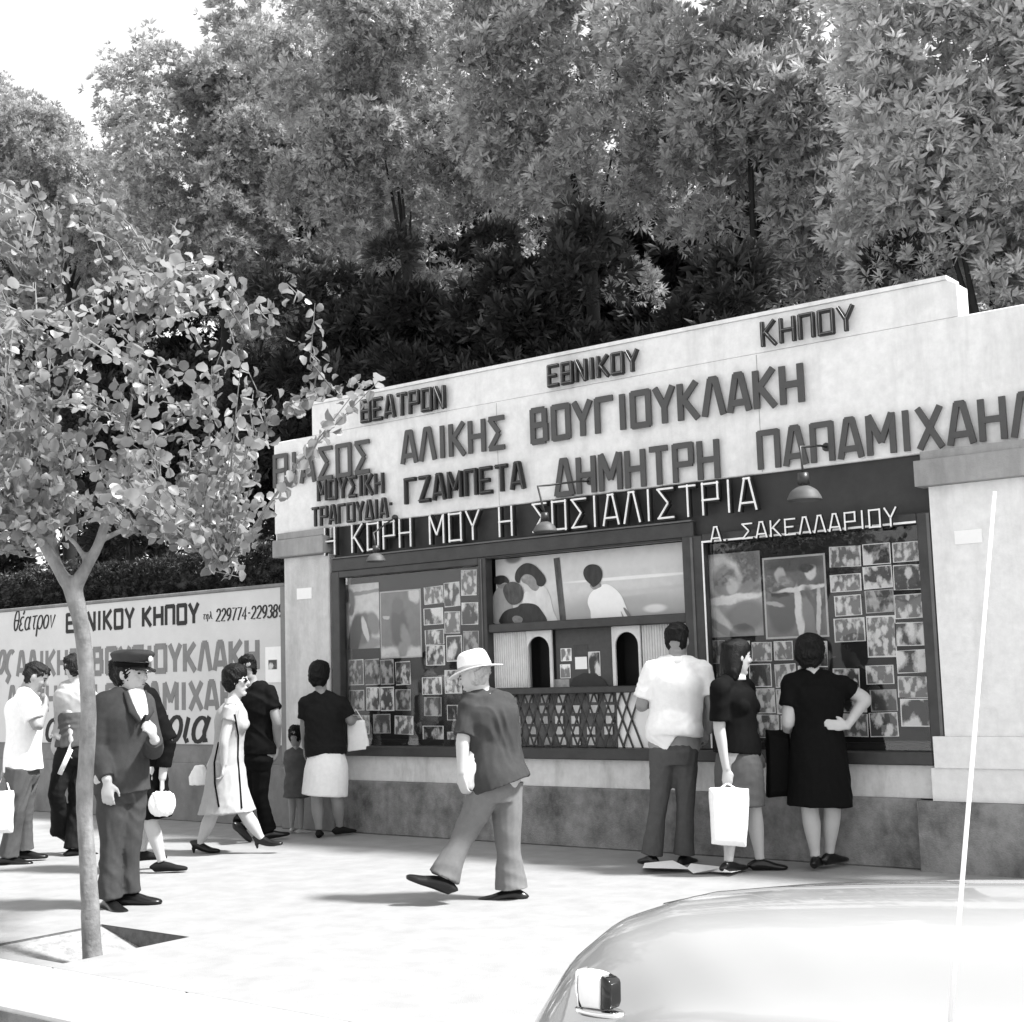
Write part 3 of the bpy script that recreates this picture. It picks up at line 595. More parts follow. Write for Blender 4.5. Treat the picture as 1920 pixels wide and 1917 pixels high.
# ================================================================== lettering
GL = {'Α': [((0, 0), (.38, 1)), ((1, 0), (.62, 1)), ((.3, .97), (.7, .97)), ((.1, .24), (.9, .24))], 'Β': [((.05, 0), (.05, 1)), ((0, .96), (.8, .96)), ((0, .04), (.85, .04)), ((0, .52), (.8, .52)), ((.82, .52), (.82, .98)), ((.88, .02), (.88, .54))],
 'Γ': [((.05, 0), (.05, 1)), ((0, .95), (1, .95))], 'Δ': [((0, 0), (.4, 1)), ((1, 0), (.6, 1)), ((.3, .97), (.7, .97)), ((0, .05), (1, .05))], 'Ε': [((.05, 0), (.05, 1)), ((0, .95), (1, .95)), ((0, .05), (1, .05)), ((0, .5), (.8, .5))],
 'Ζ': [((0, .95), (1, .95)), ((.9, .95), (.1, .05)), ((0, .05), (1, .05))], 'Η': [((.05, 0), (.05, 1)), ((.95, 0), (.95, 1)), ((0, .5), (1, .5))], 'Θ': [((.05, 0), (.05, 1)), ((.95, 0), (.95, 1)), ((0, .95), (1, .95)), ((0, .05), (1, .05)), ((.1, .5), (.9, .5))],
 'Ι': [((.5, 0), (.5, 1))], 'Κ': [((.05, 0), (.05, 1)), ((.15, .5), (.95, 1)), ((.25, .55), (.98, 0))], 'Λ': [((0, 0), (.38, 1)), ((1, 0), (.62, 1)), ((.3, .97), (.7, .97))],
 'Μ': [((.05, 0), (.05, 1)), ((.95, 0), (.95, 1)), ((.05, 1), (.5, .3)), ((.95, 1), (.5, .3))], 'Ν': [((.05, 0), (.05, 1)), ((.95, 0), (.95, 1)), ((.08, 1), (.92, 0))], 'Ο': [((.05, 0), (.05, 1)), ((.95, 0), (.95, 1)), ((0, .95), (1, .95)), ((0, .05), (1, .05))],
 'Π': [((.05, 0), (.05, 1)), ((.95, 0), (.95, 1)), ((0, .95), (1, .95))], 'Ρ': [((.05, 0), (.05, 1)), ((0, .95), (1, .95)), ((.93, .45), (.93, 1)), ((0, .46), (1, .46))], 'Σ': [((0, .95), (1, .95)), ((.05, .95), (.65, .5)), ((.65, .5), (.05, .05)), ((0, .05), (1, .05))],
 'Τ': [((.5, 0), (.5, 1)), ((0, .95), (1, .95))], 'Υ': [((.5, 0), (.5, .5)), ((.5, .45), (0, 1)), ((.5, .45), (1, 1))], 'Χ': [((0, 0), (1, 1)), ((0, 1), (1, 0))], '.': [((.2, 0), (.2, .12))], '·': [((.3, .6), (.3, .75))]}
WID = {'Ι': .42, '.': .3, '·': .35, ' ': .75, 'Μ': 1.2}
def strokes_mb(ch, x0, w, zf, y, t, sw, tube=False):          # zf(x) -> (z bottom, z top)
    b = MB()
    for i, (p, q) in enumerate(GL[ch]):
        P = []
        for u, v in (p, q):
            xx = x0 + u * w; zb_, zt_ = zf(xx); P.append((xx, zb_ + v * (zt_ - zb_)))
        a, c = np.array(P[0]), np.array(P[1]); d = nrm(c - a); nn = np.array([-d[1], d[0]]) * sw / 2
        if tube: b.tube([(a[0], y, a[1]), (c[0], y, c[1])], sw / 2, 6)
        else: b.prism([a + nn, a - nn, c - nn, c + nn], y - t - .0007 * i, y - .0002 * i)
    return b
def word(text, TL, BL, TR, BR, label, mat, y0=0.0, off=0.03, t=0.03, sw=0.16, back=None, rim=None, gap=.35, group=None, tubes=None, name='sign_word', cat='lettering'):
    yl = y0
    xl = (F(*TL, yl)[0] + F(*BL, yl)[0]) / 2; xr = (F(*TR, yl)[0] + F(*BR, yl)[0]) / 2
    zl = (F(*BL, yl)[2], F(*TL, yl)[2]); zr = (F(*BR, yl)[2], F(*TR, yl)[2])
    zbm, ztm = (zl[0] + zr[0]) / 2, (zl[1] + zr[1]) / 2
    def zf(x): 
        u = (x - xl) / (xr - xl); return (zl[0] * (1 - u) + zr[0] * u + zbm) / 2, (zl[1] * (1 - u) + zr[1] * u + ztm) / 2
    h = ztm - zbm
    tot = sum(WID.get(c, 1.0) for c in text) + gap * (len(text) - 1); unit = (xr - xl) / tot
    root = tag(empty(name, ((xl + xr) / 2, yl, zbm)), label, cat, group)
    x = xl
    for i, c in enumerate(text):
        w = WID.get(c, 1.0) * unit
        if c != ' ':
            L = strokes_mb(c, x, w, zf, yl - off, t, sw * h).build('letter', back or mat, root)
            if tubes: strokes_mb(c, x + tubes[2] * h, w, zf, yl - off - t - .02, 0, tubes[1] * h, True).build('tube', tubes[0], L)
        x += w + gap * unit
    return root, xl, xr, zf
g1 = 'metal letters of the theatre front'
word('ΘΕΑΤΡΟΝ', (684, 752), (684, 794), (839, 725), (839, 767), 'dark letters ΘΕΑΤΡΟΝ on the parapet, leftmost of its three words', 'letter_dark', .004, .025, .025, .17, group=g1, tubes=('letter_rim', .035, .05))
word('ΕΘΝΙΚΟΥ', (1034, 687), (1034, 728), (1201, 657), (1201, 697), 'dark letters ΕΘΝΙΚΟΥ on the middle of the parapet', 'letter_dark', .004, .025, .025, .17, group=g1, tubes=('letter_rim', .035, .05))
word('ΚΗΠΟΥ', (1434, 606), (1434, 653), (1605, 574), (1605, 621), 'dark letters ΚΗΠΟΥ on the right of the parapet', 'letter_dark', .004, .03, .025, .15, group=g1, tubes=('letter_rim', .03, .05))
word('ΘΙΑΣΟΣ', (519, 854), (519, 917), (697, 826), (697, 886), 'grey letters ΘΙΑΣΟΣ at the left end of the white fascia', 'letter_grey', 0, .02, .02, .13, group=g1)
word('ΑΛΙΚΗΣ', (759, 811), (759, 872), (950, 781), (950, 842), 'grey letters ΑΛΙΚΗΣ in the upper row of the white fascia', 'letter_grey', 0, .02, .02, .15, group=g1)
word('ΒΟΥΓΙΟΥΚΛΑΚΗ', (1002, 769), (1002, 833), (1507, 683), (1507, 756), 'large grey letters ΒΟΥΓΙΟΥΚΛΑΚΗ in the upper row of the white fascia', 'letter_grey', 0, .02, .02, .17, group=g1)
word('ΔΗΜΗΤΡΗ', (1047, 863), (1047, 931), (1350, 826), (1350, 899), 'grey letters ΔΗΜΗΤΡΗ in the lower row of the white fascia', 'letter_grey', 0, .02, .02, .15, group=g1)
word('ΠΑΠΑΜΙΧΑΗΛ', (1427, 811), (1427, 882), (1948, 735), (1948, 817), 'large grey letters ΠΑΠΑΜΙΧΑΗΛ running to the right edge of the fascia', 'letter_grey', 0, .02, .02, .15, group=g1)
word('ΜΟΥΣΙΚΗ', (601, 901), (601, 940), (723, 889), (723, 927), 'small dark letters ΜΟΥΣΙΚΗ low on the left of the fascia', 'letter_dark', 0, .02, .02, .17, group=g1, tubes=('letter_rim', .03, .05))
word('ΤΡΑΓΟΥΔΙΑ·', (592, 953), (592, 989), (742, 934), (742, 970), 'small dark letters ΤΡΑΓΟΥΔΙΑ, the line under the small word ΜΟΥΣΙΚΗ', 'letter_dark', 0, .03, .02, .15, group=g1, tubes=('letter_rim', .03, .05))
word('ΓΖΑΜΠΕΤΑ', (766, 899), (766, 947), (987, 867), (987, 917), 'dark letters ΓΖΑΜΠΕΤΑ in the middle of the fascia', 'letter_dark', 0, .02, .03, .15, group=g1, tubes=('letter_grey', .05, .04))
word('Η ΚΟΡΗ ΜΟΥ Η ΣΟΣΙΑΛΙΣΤΡΙΑ', (620, 990), (620, 1043), (1427, 898), (1427, 959), 'line of letters in pale tubing ΚΟΡΗ ΜΟΥ along the dark lintel', 'letter_dark', .034, .04, .03, .15, group=g1, tubes=('letter_pale', .065, .03))
word('Α. ΣΑΚΕΛΛΑΡΙΟΥ', (1340, 991), (1340, 1017), (1687, 950), (1687, 989), 'pale tube letters ΣΑΚΕΛΛΑΡΙΟΥ across the top of the right showcase', 'letter_dark', -.036, .03, .012, .1, group=g1, tubes=('letter_pale', .1, .02))

# ---- gooseneck lamps over the front
def lamp(px, py, w, fix, bend, label, out=0.42):
    c = F(px, py, -out); root = tag(empty('gooseneck_lamp', F(fix[0], fix[1], 0)), label, 'lamp', 'gooseneck lamps over the front')
    r = w / 2 * (c[1] - CAM[1]) / FPX * 1.25
    b = MB(); prof = [(.16, .75), (.2, .55), (.45, .42), (.75, .2), (.95, -.15), (1, -.3)]
    b.loft([(c + np.array([0, 0, h * r]), q * r) for q, h in prof], n=20, cap=False)
    b.loft([(c + np.array([0, 0, h * r - .004]), q * r * .97) for q, h in prof], n=20, cap=False); b.build('lamp_shade', 'lamp_enamel', root, True)
    b = MB(); b.loft([(c + np.array([0, 0, .6 * r]), .35 * r), (c + np.array([0, 0, 1.25 * r]), .3 * r)], n=12); b.build('lamp_neck', 'iron', root, True)
    a = F(fix[0], fix[1], 0); q = F(bend[0], bend[1], -out * .95); top = c + np.array([0, 0, 1.2 * r])
    pts = [a, a * .75 + q * .25 + np.array([0, 0, .01]), a * .2 + q * .8, q, q * .5 + top * .5, top]
    b = MB(); b.tube(pts, .008, 8); b.build('arm', 'iron', root, True)
    b = MB(); b.loft([(a, .03), (a + np.array([0, -.02, 0]), .03)], n=12); b.build('wall_bracket', 'iron', root)
lamp(705, 1047, 42, (742, 972), (700, 1000), 'gooseneck lamp low over the left showcase')
lamp(1022, 990, 46, (1108, 903), (1008, 912), 'gooseneck lamp hanging over the middle of the ticket counter')
lamp(1508, 928, 58, (1551, 839), (1500, 838), 'gooseneck lamp hanging over the right showcase')

# ================================================================== painted wall on the left
wl_ = tag(empty('painted_wall', (-12, 0.05, 0)), 'long pale garden wall painted with the play names, left of the pillar', 'wall')
b = MB(); b.box((-26, 0.03, 0.0), (-9.625, 0.25, 0.56), .008); b.build('wall_base', 'wall_concrete', wl_)
b = MB(); b.box((-26, 0.05, 0.561), (-9.60, 0.25, 2.20)); b.build('wall_face', 'wall_concrete', wl_)
b = MB(); b.box((-24, 0.035, 0.74), (-9.66, 0.049, 2.20), .003); b.build('board', 'wall_board', wl_)
b = MB(); b.box((-26, 0.02, 2.201), (-9.62, 0.27, 2.235), .006); b.build('coping', 'wall_concrete', wl_)
b = MB(); b.box((-9.655, 0.0, 0.60), (-9.575, 0.048, 2.2)); b.build('post', 'wall_paint_grey', wl_)
def painted(text, TL, BL, TR, BR, label, mat, sw=.2, gap=.35, serif=False):
    word(text, TL, BL, TR, BR, label, mat, .035, .0012, .002, sw, gap=gap, group='words painted on the wall', name='painted_word', cat='lettering')
painted('ΕΘΝΙΚΟΥ', (125, 1152), (125, 1187), (251, 1140), (251, 1177), 'black painted word ΕΘΝΙΚΟΥ on the left wall, partly behind the young tree', 'wall_paint_black', .2)
painted('ΚΗΠΟΥ', (268, 1140), (268, 1175), (372, 1131), (372, 1169), 'black painted word ΚΗΠΟΥ on the left wall', 'wall_paint_black', .22)
painted('ΑΛΙΚΗΣ', (33, 1222), (33, 1268), (148, 1219), (148, 1266), 'grey painted word ΑΛΙΚΗΣ on the wall left of the young tree', 'wall_paint_grey', .2)
painted('ΒΟΥΓΙΟΥΚΛΑΚΗ', (175, 1216), (175, 1264), (484, 1201), (484, 1256), 'grey painted word ΒΟΥΓΙΟΥΚΛΑΚΗ on the wall above the walking people', 'wall_paint_grey', .22)
painted('ΔΗΜΗΤΡΗ', (15, 1288), (15, 1336), (180, 1284), (180, 1334), 'grey painted word ΔΗΜΗΤΡΗ behind the man in the pale shirt', 'wall_paint_grey', .2)
painted('ΠΑΠΑΜΙΧΑΗΛ', (200, 1284), (200, 1333), (470, 1276), (470, 1330), 'grey painted word ΠΑΠΑΜΙΧΑΗΛ behind the man in the peaked cap', 'wall_paint_grey', .22)

def arc(cx, cy, rx, ry, a0, a1, n=9): return [(cx + rx * math.cos(math.radians(a0 + (a1 - a0) * i / n)), cy + ry * math.sin(math.radians(a0 + (a1 - a0) * i / n))) for i in range(n + 1)]
SCR = {'θ': (.62, [arc(.3, .75, .26, .72, 0, 360, 18), [(.05, .75), (.55, .75)]]), 'έ': (.55, [arc(.3, .72, .24, .26, 50, 260), arc(.3, .24, .28, .24, 100, 320), [(.34, 1.15), (.44, 1.4)]]), 'α': (.72, [arc(.3, .48, .28, .46, 20, 340, 14), [(.62, .98), (.52, .4), (.6, .05), (.72, .1)]]),
 'τ': (.6, [[(.02, .95), (.62, .98)], [(.34, .95), (.28, .3), (.36, .04), (.5, .08)]]), 'ρ': (.66, [arc(.34, .5, .28, .48, -150, 190, 14), [(.06, .5), (.06, -.5)]]), 'ο': (.62, [arc(.3, .5, .27, .47, 0, 360, 16)]), 'ν': (.6, [[(.04, .95), (.28, .04), (.56, .95)]]),
 'η': (.66, [[(.04, .9), (.12, .9), (.12, 0)], [(.12, .6), (.3, .95), (.48, .9), (.5, .5), (.48, -.45)]]), 'σ': (.7, [arc(.3, .45, .27, .44, 60, 400, 14), [(.3, .93), (.72, .95)]]), 'ι': (.34, [[(.12, .95), (.1, .2), (.2, .03), (.3, .1)]]), 'ί': (.34, [[(.12, .95), (.1, .2), (.2, .03), (.3, .1)], [(.16, 1.15), (.26, 1.4)]]),
 'λ': (.62, [[(.06, 1.5), (.2, 1.4), (.58, .02)], [(.32, .95), (.04, .02)]]), 'ς': (.6, [arc(.36, .5, .3, .45, 50, 250, 10) + [(.5, -.1), (.34, -.4)]]), '.': (.25, [[(.08, 0), (.1, .1)]]), ' ': (.5, []), '-': (.4, [[(.05, .7), (.32, .7)]]),
 '2': (.62, [arc(.29, 1.0, .25, .4, 170, -30, 9) + [(.04, .03), (.56, .03)]]), '9': (.62, [arc(.3, .98, .25, .42, 0, 360, 14), [(.55, 1.0), (.5, .4), (.2, .02)]]), '7': (.6, [[(.03, 1.38), (.56, 1.38), (.2, 0)]]), '4': (.64, [[(.42, 0), (.42, 1.4), (.03, .4), (.6, .4)]]), '3': (.6, [arc(.26, 1.05, .25, .34, 150, -80, 8), arc(.26, .38, .28, .36, 80, -150, 9)]), '8': (.6, [arc(.28, 1.05, .22, .33, 0, 360, 14), arc(.28, .36, .26, .36, 0, 360, 14)])}
def script(text, px0, py0, px1, hpx, label, slant=.25, mat='wall_paint_black', sw=.16):
    a = F(px0, py0, .035); c = F(px1, py0, .035); h = hpx * np.linalg.norm(a - CAM) / FPX
    tot = sum(SCR[q][0] + .1 for q in text); ux = (c[0] - a[0] - slant * h) / tot
    root = tag(empty('painted_word', ((a[0] + c[0]) / 2, .035, a[2])), label, 'lettering', 'words painted on the wall')
    x = a[0]
    for q in text:
        w, sts = SCR[q]; b = MB(); i = 0
        for st in sts:
            P_ = [np.array([x + u * ux + v * h * slant, a[2] + v * h]) for u, v in st]; L = []; Rr = []
            for k_ in range(len(P_)):
                d = nrm(P_[min(k_ + 1, len(P_) - 1)] - P_[max(k_ - 1, 0)]); nn = np.array([-d[1], d[0]]) * sw * h / 2 * (.75 + .5 * abs(d[1])); L.append(P_[k_] + nn); Rr.append(P_[k_] - nn)
            for k_ in range(len(P_) - 1): b.prism([L[k_], Rr[k_], Rr[k_ + 1], L[k_ + 1]], .0325 - .0002 * i, .0338 - .0002 * i); i += 1
        if b.v: b.build('letter', mat, root)
        x += (w + .1) * ux
script('θέατρον', 25, 1184, 106, 24, 'thin handwritten style word θέατρον at the far left of the wall', .2, sw=.13)
script('τηλ.', 380, 1162, 402, 9, 'tiny painted word τηλ. before the telephone numbers on the wall', .2, sw=.2)
script('229774-229389', 405, 1166, 534, 16, 'painted telephone numbers at the right end of the wall', .12, sw=.2)
script('ος', -6, 1264, 29, 40, 'grey painted letters ος at the left edge of the wall', mat='wall_paint_grey', sw=.22)
script('η σοσιαλίστρια', 40, 1389, 402, 40, 'black painted script word ending στρια behind the woman in the light dress', .3, sw=.19)
b = MB(); p0 = F(498, 1250, .033); p1 = F(528, 1250, .033); zt_ = F(512, 1213, .033)[2]; zb_ = F(512, 1280, .033)[2]
nt = tag(empty('bill', (p0[0], .033, zb_)), 'white printed bill pasted at the right end of the painted wall', 'bill')
b.box((p0[0], .030, zb_), (p1[0], .033, zt_)); b.build('sheet', 'paper', nt)
c0, c1 = F(503, 1246, .03), F(520, 1246, .03); b = MB(); b.box((c0[0], .0285, F(512, 1256, .03)[2]), (c1[0], .0297, F(512, 1237, .03)[2])); b.build('printed_mark', 'print_2', nt)

# ================================================================== people
def jit(v, a=.004): return v
def head_secs(c, f, l, u, s, secs):
    return [(c + u * (z - .118) * s + f * cy * s, w * s, d * s) for z, w, cy, d in secs]
HEAD = [(-.004, .012, .060, .010), (.004, .027, .058, .022), (.022, .045, .040, .046), (.045, .055, .027, .064), (.07, .0625, .016, .077), (.1, .069, .007, .087), (.13, .0725, .002, .092), (.165, .0745, -.006, .098), (.195, .069, -.010, .091), (.217, .054, -.012, .070), (.232, .03, -.012, .038), (.236, .008, -.012, .01)]
def loft_ax(mb, secs, lat, n=18): mb.loft(secs, lat=lat, n=n)
def head(mb, c, f, l, u, s=1.0):
    mb.loft(head_secs(c, f, l, u, s, HEAD), lat=l, n=20)
    P = lambda z, y, x=0.0: c + u * (z - .118) * s + f * y * s + l * x * s
    mb.loft([(P(.142, .086), .008 * s, .008 * s), (P(.12, .101), .010 * s, .009 * s), (P(.1, .108), .014 * s, .011 * s), (P(.092, .098), .013 * s, .008 * s)], lat=l, n=10)
    for sg in (1, -1):
        mb.ball(P(.118, -.006, sg * .076), .010 * s, .019 * s, .030 * s, (l, f, u), 8, 6)
        mb.ball(P(.1, .064, sg * .035), .024 * s, .022 * s, .022 * s, (l, f, u), 8, 6)       # cheek
    mb.ball(P(.065, .086), .022 * s, .012 * s, .009 * s, (l, f, u), 8, 6)                     # lips
    mb.ball(P(.02, .072), .018 * s, .016 * s, .014 * s, (l, f, u), 8, 6)                      # chin
def hand(mb, w, d, palm, side, curl=.5, s=1.0):           # wrist, direction, palm facing, thumb side
    d = nrm(d); pn = nrm(palm - d * (palm @ d)); t = nrm(side - d * (side @ d) - pn * (side @ pn))
    mb.loft([(w - d * .02 * s, .024 * s, .018 * s), (w + d * .02 * s, .03 * s, .016 * s), (w + d * .06 * s, .041 * s, .015 * s), (w + d * .088 * s, .038 * s, .012 * s)], lat=t, n=12)
    for i, (o, L) in enumerate(((.03, .072), (.010, .08), (-.010, .074), (-.029, .058))):
        b0 = w + d * .082 * s + t * o * s; ang = 0.0; p = b0; pts = [p]; dd = d
        sp = t * (o * .35)
        for q in (.45, .32, .23):
            ang += curl * (.5 if q > .4 else .75)
            dd = nrm(d * math.cos(ang) + pn * math.sin(ang) + sp); p = p + dd * L * q * s; pts.append(p)
        mb.tube(pts, [.0088 * s, .0085 * s, .0078 * s, .006 * s], 7)
    b0 = w + d * .025 * s + t * .028 * s; p1 = b0 + (t * .7 + d * .6 + pn * .25) * .036 * s; p2 = p1 + (d * .85 + t * .2 + pn * .4 * (0.4 + curl)) * .03 * s; p3 = p2 + (d * .9 + pn * .5) * .024 * s
    mb.tube([b0, p1, p2, p3], [.013 * s, .011 * s, .009 * s, .007 * s], 7)
def foot(mb, ank, toe_dir, s=1.0, lift=0.0, heel=0.0):    # a shoe outline from heel to toe; lift raises the toe
    f = nrm(np.array([toe_dir[0], toe_dir[1], 0])); l = np.cross([0, 0, 1.], f); f2 = nrm(f + E3 * lift); u = nrm(np.cross(f2, np.cross(E3, f2)) ); u = u if u[2] > 0 else -u
    b = ank - u * (.075) * s
    secs = [(-.075, .012, .02, .028), (-.065, .027, .028, .032), (-.02, .033, .04, .042), (.04, .037, .036, .036), (.1, .045, .025, .026), (.14, .044, .021, .021), (.175, .030, .017, .016), (.19, .010, .012, .009)]
    mb.loft([(b + f2 * (x * s) + u * (z + (heel * max(0, .06 - x) / .12 if heel else 0)) * s, w * s, h * s) for x, w, z, h in secs], lat=l, n=12)
    if heel: mb.loft([(b - f2 * .055 * s + u * (heel * .9) * s, .02 * s), (b - f2 * .05 * s - u * .0 * s, .009 * s)], n=8)
class Person:
    """joints are read off the photograph on the upright plane through the feet; dd = metres further from the camera"""
    def __init__(s, label, foot_px, face, stature, group=None, name='person'):
        s.base = G(*foot_px); s.root = tag(empty(name, s.base), label, 'person', group)
        a = math.radians(face); s.f = E1 * math.cos(a) + E2 * math.sin(a); s.l = np.cross(E3, s.f)    # facing (0 = right in the picture, 90 = away)
        s.k = stature / 1.72; s.body = MB(); s.J = {}
    def p(s, px, py, dd=0.0): return S(s.base, px, py, dd)
    def set(s, **k):
        for n, v in k.items(): s.J[n] = s.p(*v)
        return s
    def head(s, px, py, dd=0, yaw=None, tilt=0.0, scale=1.0):
        f = s.f
        if yaw is not None: a = math.radians(yaw); f = E1 * math.cos(a) + E2 * math.sin(a)
        t = math.radians(tilt); u = E3 * math.cos(t) + f * math.sin(t); f = f * math.cos(t) - E3 * math.sin(t)
        s.hc = s.p(px, py, dd); s.hf, s.hu, s.hl = f, u, np.cross(u, f); s.hs = s.k * scale
        head(s.body, s.hc, s.hf, s.hl, s.hu, s.hs)
        nb = s.J['neck']; s.body.loft([(nb - E3 * .03, .062 * s.k), (nb + (s.hc - nb) * .35, .054 * s.k), (s.hc - s.hu * .05 * s.hs - s.hf * .02, .056 * s.k)], n=14)
    def hp(s, x, y, z): return s.hc + s.hl * x * s.hs + s.hf * y * s.hs + s.hu * (z - .118) * s.hs
    def trunk(s, wmul=1.0, dmul=1.0, mb=None, grow=0.0, hem=None, waist=1.0, hip=1.0, bust=0.0):
        J = s.J; k = s.k; nb = J['neck']; pv = J['pelvis']; lat = nrm(J['shl'] - J['shr']); lat = lat if lat @ s.l > 0 else -lat
        fwd = np.cross(lat, E3); sw = np.linalg.norm(J['shl'] - J['shr']) / 2
        sh = (J['shl'] + J['shr']) / 2
        A = lambda t: pv * (1 - t) + sh * t
        sections = [(A(-.12), .13 * hip, .10), (A(0), .165 * hip * wmul, .118 * dmul), (A(.16), .160 * hip * wmul, .115 * dmul), (A(.4), .142 * waist * wmul, .103 * dmul), (A(.62), .152 * wmul, .110 * dmul), (A(.8), .165 * wmul, .118 * dmul), (A(.93), .155 * wmul, .105 * dmul), (A(1.02), .115, .085), (nb * .6 + sh * .4, .075, .07)]
        m = s.body if mb is None else mb
        out = []
        for i, (c, w, d) in enumerate(sections):
            if hem is not None and i < 1: continue
            out.append((c, w * k + grow, d * k + grow))
        if hem is not None: out[0] = (hem, out[0][1], out[0][2])
        m.loft(out, lat=lat, n=22)
        for q in ('shl', 'shr'):
            m.loft([(nb - E3 * .01 * k, .05 * k + grow), ((nb + J[q]) / 2 - E3 * .005, .055 * k + grow), (J[q] - E3 * .012, .056 * k + grow)], n=14)
        if mb is not None and hem is not None: m.loft([(nb - E3 * .10 * k, .10 * k + grow, .088 * k + grow), (nb - E3 * .06 * k, .088 * k + grow, .08 * k + grow), (nb - E3 * .025 * k, .07 * k + grow * .8, .068 * k + grow * .8)], lat=lat, n=11)
        if bust:
            for sg in (1, -1): m.ball(A(.72) + fwd * .085 * k + lat * sg * .07 * k, .062 * k * bust + grow, ax=None)
        s.fwd, s.lat = fwd, lat
    def arm(s, q, mb=None, grow=0.0, upto=1.0, r=(.052, .043, .038, .029), hands=None):
        J = s.J; a, e, w = J['sh' + q], J['el' + q], J['wr' + q]; k = s.k
        m = s.body if mb is None else mb
        if upto >= 1.9:
            pts = [(a, r[0]), (a * .5 + e * .5, (r[0] + r[1]) / 2), (e, r[1]), (e * .7 + w * .3, r[2] + .002), (w, r[3])]
        else:
            t = upto; h = a * (1 - t) + e * t; pts = [(a, r[0] + .004), (a * .5 + h * .5, r[0]), (h, r[0] * .98 + .004)]
        m.loft([(c, x * k + grow) for c, x in pts], n=14)
        m.ball(a - E3 * .008 * k, r[0] * k + grow * 1.2 - (.004 if mb is None else 0))
    def leg(s, q, mb=None, grow=0.0, r=(.088, .058, .054, .038), hem=None, upto=2.0, flare=0.0):
        J = s.J; h, kn, an = J['hip' + q], J['kn' + q], J['an' + q]; k = s.k
        m = s.body if mb is None else mb
        pts = [(h + E3 * .04, r[0]), (h * .55 + kn * .45, r[0] * .86), (kn, r[1]), (kn * .65 + an * .35, r[2]), (an * .85 + kn * .15, r[3] + flare * .8), (an, r[3] + flare)]
        m.loft([(c, x * k + grow) for c, x in pts], n=14)
    def skin(s, mat='skin', vox=.0075):
        V, Fq = remesh(s.body, vox, 3, .5); s.bo = fastmesh('body', V, Fq, MATS[mat], s.root, smooth=True)
    def cloth(s, name, mb, mat, vox=.009, sm=4, fold=.010, fs=15, seed=1, st=(1, 1, .8), label=None):
        V, Fq = remesh(mb, vox, sm, .5, fold, fs, seed, st); o = fastmesh(name, V, Fq, MATS[mat], s.root, smooth=True)
        if label: o['label'] = label
        return o
    def solid(s, name, mb, mat, parent=None): return mb.build(name, mat, parent or s.root, True)
    def hair(s, secs, mat, fold=.012, fs=80, seed=3, extra=None):
        mb = MB(); mb.loft(head_secs(s.hc, s.hf, s.hl, s.hu, s.hs, secs), lat=s.hl, n=22)
        if extra: extra(mb)
        return s.cloth('hair', mb, mat, .005, 2, fold, fs, seed, (1, 1, .5))
    def face(s, brows=True, eyes=True):
        for sg in (1, -1):
            if eyes: b = MB(); b.ball(s.hp(sg * .031, .078, .128), .011 * s.hs, .010 * s.hs, .006 * s.hs, (s.hl, s.hf, s.hu), 8, 6); s.solid('eye', b, 'lens_dark')
            if brows: b = MB(); b.tube([s.hp(sg * .016, .088, .145), s.hp(sg * .032, .086, .149), s.hp(sg * .05, .07, .145)], [.003, .0035, .002], 6); s.solid('eyebrow', b, 'hair_black')
        b = MB(); b.ball(s.hp(0, .094, .064), .020 * s.hs, .004 * s.hs, .004 * s.hs, (s.hl, s.hf, s.hu), 8, 6); s.solid('mouth', b, 'lip')
    def shoes(s, dirs, mat='shoe_black', sc=1.0, lift=(0, 0), heel=0.0):
        for q, d, lf in zip('lr', dirs, lift):
            a = math.radians(d); mb = MB(); foot(mb, s.J['an' + q], E1 * math.cos(a) + E2 * math.sin(a), s.k * sc, lf, heel)
            V, Fq = remesh(mb, .006, 2, .5); fastmesh('shoe', V, Fq, MATS[mat], s.root, smooth=True)
CROP = [(.06, .050, -.05, .03), (.09, .077, -.03, .066), (.12, .083, -.025, .082), (.15, .084, -.018, .095), (.185, .083, -.012, .106), (.215, .071, -.012, .092), (.24, .045, -.014, .058), (.252, .012, -.014, .015)]
BOUF = [(.03, .05, -.06, .035), (.07, .085, -.045, .07), (.11, .098, -.04, .09), (.15, .102, -.03, .105), (.19, .1, -.022, .115), (.23, .09, -.02, .108), (.26, .065, -.022, .08), (.28, .02, -.022, .03)]
LONG = [(-.06, .07, -.06, .03), (-.02, .09, -.055, .05), (.03, .094, -.05, .066), (.08, .092, -.045, .078), (.12, .09, -.035, .088), (.16, .088, -.02, .1), (.2, .083, -.012, .106), (.23, .066, -.012, .085), (.25, .03, -.014, .04)]
def lat_of(P): return P.l

# ---- man in a pale shirt at the left edge, hand at his mouth
P = Person('man in a pale shirt at the left edge, hand raised to his face', (40, 1618), 12, 1.70)
P.set(neck=(46, 1296, 0), pelvis=(42, 1440, 0), shl=(47, 1306, .17), shr=(50, 1312, -.17), ell=(30, 1370, .2), wrl=(10, 1440, .1), elr=(70, 1362, -.2), wrr=(85, 1325, -.08), hipl=(46, 1450, .09), hipr=(38, 1450, -.09), knl=(45, 1525, .08), knr=(30, 1525, -.1), anl=(44, 1594, .1), anr=(16, 1606, -.08))
P.head(66, 1272, 0, 8, 22); P.trunk(); P.arm('l', upto=2); P.arm('r', upto=2); P.leg('l'); P.leg('r')
hand(P.body, P.J['wrr'], P.p(89, 1306, 0) - P.J['wrr'], -E1, E2, .9, P.k); hand(P.body, P.J['wrl'], -E3, E2, E1, .9, P.k); P.skin()
P.hair(CROP, 'hair_dark'); P.face()
m = MB(); P.trunk(1.12, 1.22, m, .012, P.p(44, 1446, 0)); P.arm('l', m, .020, .75); P.arm('r', m, .022, .75); P.cloth('shirt', m, 'cloth_white', seed=1)
